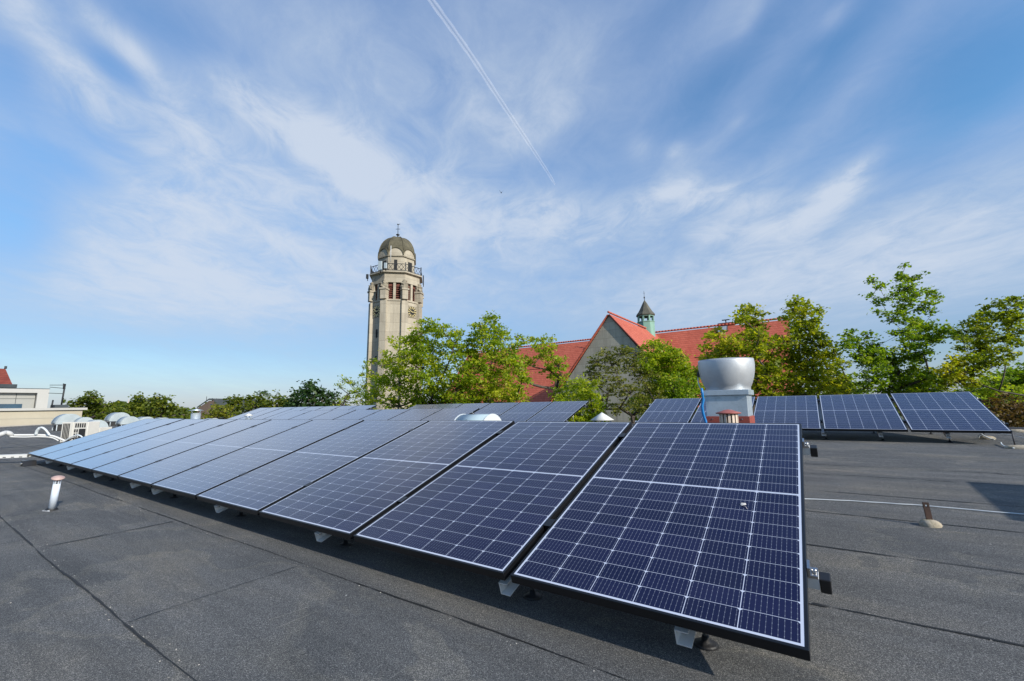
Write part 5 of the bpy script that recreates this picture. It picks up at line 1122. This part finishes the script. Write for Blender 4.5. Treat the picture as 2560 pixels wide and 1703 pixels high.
LD = 'trees beyond the roofs on the left'
tree('dark_tree', 'dark green tree with a raised top left of the tower', 'tree', 62, [(772, 960, 10), (785, 964, 12), (768, 975, 16), (790, 980, 18), (748, 988, 16), (810, 985, 14), (828, 990, 14), (735, 1000, 14), (770, 1000, 24), (805, 1005, 22), (835, 1008, 14), (745, 1015, 18), (785, 1020, 20)], L_DARK, .42, 13, LD, 1.25, 785, .35, tint0=.45, twig=False)
tree('hedge_tree', 'mid green tree left of the dark raised tree', 'tree', 66, [(692, 995, 12), (705, 998, 14), (715, 1008, 14), (680, 1005, 14), (700, 1015, 18), (725, 1020, 14), (665, 1012, 14)], L_FAR, .42, 14, LD, 1.2, 700, .3, tint0=.4, twig=False)
tree('hedge_tree', 'wide mid green tree beside the brown house, right of it', 'tree', 66, [(582, 998, 11), (600, 1002, 12), (618, 998, 11), (635, 1002, 13), (655, 1002, 12), (575, 1012, 12), (600, 1015, 18), (630, 1018, 18), (655, 1015, 14), (585, 1030, 16)], L_FAR, .42, 15, LD, 1.2, 615, .3, tint0=.45, twig=False)
tree('hedge_tree', 'tiny arching tree top above the hedge trees', 'tree', 68, [(652, 985, 5), (660, 981, 6), (668, 984, 5), (648, 991, 3)], L_DARK, .3, 16, LD, 1.0, 650, .15, tint0=.6, twig=False)
tree('bushy_tree', 'yellow green bushy tree in front of the brown house', 'tree', 45, [(540, 1020, 10), (555, 1018, 10), (532, 1032, 10), (560, 1030, 14), (545, 1040, 14), (575, 1035, 14), (520, 1045, 12)], L_FAR, .3, 17, LD, 1.2, 550, .25, tint0=.85, twig=False)
tree('leafy_tree', 'round topped green tree right of the beige block', 'tree', 58, [(222, 986, 7), (218, 996, 12), (236, 996, 12), (250, 1004, 9), (205, 1004, 9), (190, 1010, 9), (228, 1010, 16), (172, 1013, 8), (245, 1018, 14), (210, 1022, 18), (262, 1016, 7), (235, 1032, 18), (258, 1032, 14), (275, 1012, 6), (215, 1040, 16)], L_FAR, .36, 18, LD, 1.25, 222, .3, tint0=.4, twig=False)
tree('leafy_tree', 'broad green tree just left of the pink spire', 'tree', 64, [(285, 1018, 8), (300, 1026, 9), (278, 1030, 12), (300, 1038, 12), (312, 1030, 8), (290, 1045, 12), (265, 1042, 12)], L_FAR, .38, 19, LD, 1.25, 290, .3, tint0=.5, twig=False)
tree('leafy_tree', 'largest broad green tree between the spire and the round flue', 'tree', 60, [(345, 994, 8), (340, 1004, 10), (362, 1000, 10), (378, 1003, 10), (395, 994, 8), (392, 1004, 12), (415, 998, 6), (405, 1012, 13), (330, 1018, 12), (355, 1016, 16), (380, 1020, 16), (420, 1018, 12), (435, 1022, 12), (452, 1030, 11), (340, 1034, 14), (370, 1038, 16), (405, 1034, 16), (440, 1038, 14), (465, 1038, 9), (320, 1040, 12)], L_FAR, .38, 20, LD, 1.25, 385, .35, tint0=.42, twig=False)

# far-off wood that closes the horizon: one mass
rs = np.random.RandomState(77); n = 26000; a = rs.uniform(rad(-115), rad(60), n); d = rs.uniform(170, 330, n)
topz = .4 + 1.2 * np.sin(a * 9) + 1.0 * np.sin(a * 23 + 1) + .7 * np.sin(a * 51)
P = np.stack([d * np.sin(a), d * np.cos(a), GZ + (topz - GZ) * rs.uniform(.35, 1, n) ** .5], 1)
me = leaf_mesh('wood', P, 3.0, rs, rs.normal(.35, .2, n)); me.materials.append(L_FAR)
wo = bpy.data.objects.new('far_wood', me); COL.objects.link(wo); tag(wo, 'far-off wood reading as one green mass along the horizon', 'wood', kind='stuff')

# ------------------------------------------------------------------ bird and contrail
bp = V3(at_depth(1253, 482, 40)); s_ = .0
bd = thing('bird', 'tiny dark bird flying high between the tower and the contrail', 'bird', tuple(bp))
m = MB(); q_ = MB(); q_.lathe([(0, -.16), (.03, -.12), (.05, -.03), (.048, .04), (.03, .10), (.024, .13), (.0, .17)], n=8); bw_ = Vector((-.5, .6, .25)).normalized()
Rm = Vector((0, 0, 1)).rotation_difference(bw_).to_matrix(); m.add([Rm @ Vector(p) + bp for p in q_.v], q_.f, True)
sd_ = bw_.cross(Vector((0, 0, 1))).normalized(); upb = sd_.cross(bw_)
def wing(s_):
    pts = [bp + bw_ * .06, bp + sd_ * s_ * .10 + upb * .10 + bw_ * .07, bp + sd_ * s_ * .20 + upb * .25 + bw_ * .0, bp + sd_ * s_ * .13 + upb * .14 - bw_ * .06, bp - bw_ * .05]
    m.add(pts + [p + upb * .008 for p in pts], [(0, 1, 2, 3, 4), (9, 8, 7, 6, 5)] + [(i, 5 + i, 5 + (i + 1) % 5, (i + 1) % 5) for i in range(5)])
wing(1); wing(-1)
m.add([bp - bw_ * .12 + sd_ * .02, bp - bw_ * .12 - sd_ * .02, bp - bw_ * .24 - sd_ * .05, bp - bw_ * .24 + sd_ * .05], [(0, 1, 2, 3), (3, 2, 1, 0)])
part('body', m, M_DARK, bd)
# contrail: a long thin cloud tube high above
cm = bpy.data.materials.new('contrail'); cm.use_nodes = True; n = NT(cm.node_tree); cm.node_tree.nodes.remove(cm.node_tree.nodes['Principled BSDF'])
co = n.n('ShaderNodeTexCoord').outputs['Object']; lw = n.n('ShaderNodeLayerWeight'); lw.inputs[0].default_value = .5
edge = n.m('POWER', n.m('SUBTRACT', 1.0, lw.outputs['Facing']), 1.0)
ns = n.noise(co, .004, 6, .7); al = n.m('MULTIPLY', edge, n.m('MULTIPLY', n.ramp(ns, [(0.3, (.5, .5, .5)), (0.65, (1, 1, 1))]), .20))
df = n.n('ShaderNodeBsdfDiffuse'); df.inputs[0].default_value = (.86, .88, .92, 1); tl = n.n('ShaderNodeBsdfTranslucent'); tl.inputs[0].default_value = (.86, .88, .92, 1)
for nd_, sg in ((df, 1), (tl, -1)):      # a cloud of droplets scatters sunlight evenly, whatever way its outline faces
    nv_ = n.n('ShaderNodeCombineXYZ')
    for k_ in range(3): nv_.inputs[k_].default_value = sg * sv[k_]
    n.put(nd_.inputs['Normal'], nv_.outputs[0])
a_ = n.n('ShaderNodeMixShader'); a_.inputs[0].default_value = .5; n.put(a_.inputs[1], df.outputs[0]); n.put(a_.inputs[2], tl.outputs[0])
b_2 = n.n('ShaderNodeMixShader'); tp_ = n.n('ShaderNodeBsdfTransparent'); n.put(b_2.inputs[0], al); n.put(b_2.inputs[1], tp_.outputs[0]); n.put(b_2.inputs[2], a_.outputs[0])
n.put(cm.node_tree.nodes['Material Output'].inputs[0], b_2.outputs[0])
ZC = 5000.0
def at_z(px, py): d = ray(px, py); return V3(d * (ZC / d[2]))
cpx = [(1040, -60), (1078, 0), (1130, 72), (1185, 150), (1240, 235), (1290, 310), (1335, 378), (1370, 432), (1388, 462)]
pts = smooth([at_z(*p) for p in cpx], 5); rads = []
for i, p in enumerate(pts):
    t = i / (len(pts) - 1); wpx = 9.5 * (1 - t) + 3.0 * t; rads.append(wpx * float(p.dot(Vector(FWD))) / F * (1 + .10 * math.sin(i * 2.1)) * (1 if i < len(pts) - 2 else .5))
m = MB(); m.tube(pts, rads, 16); single('contrail', m, cm, 'long thin white aircraft contrail running down the middle of the sky', 'contrail', (0, 0, ZC))
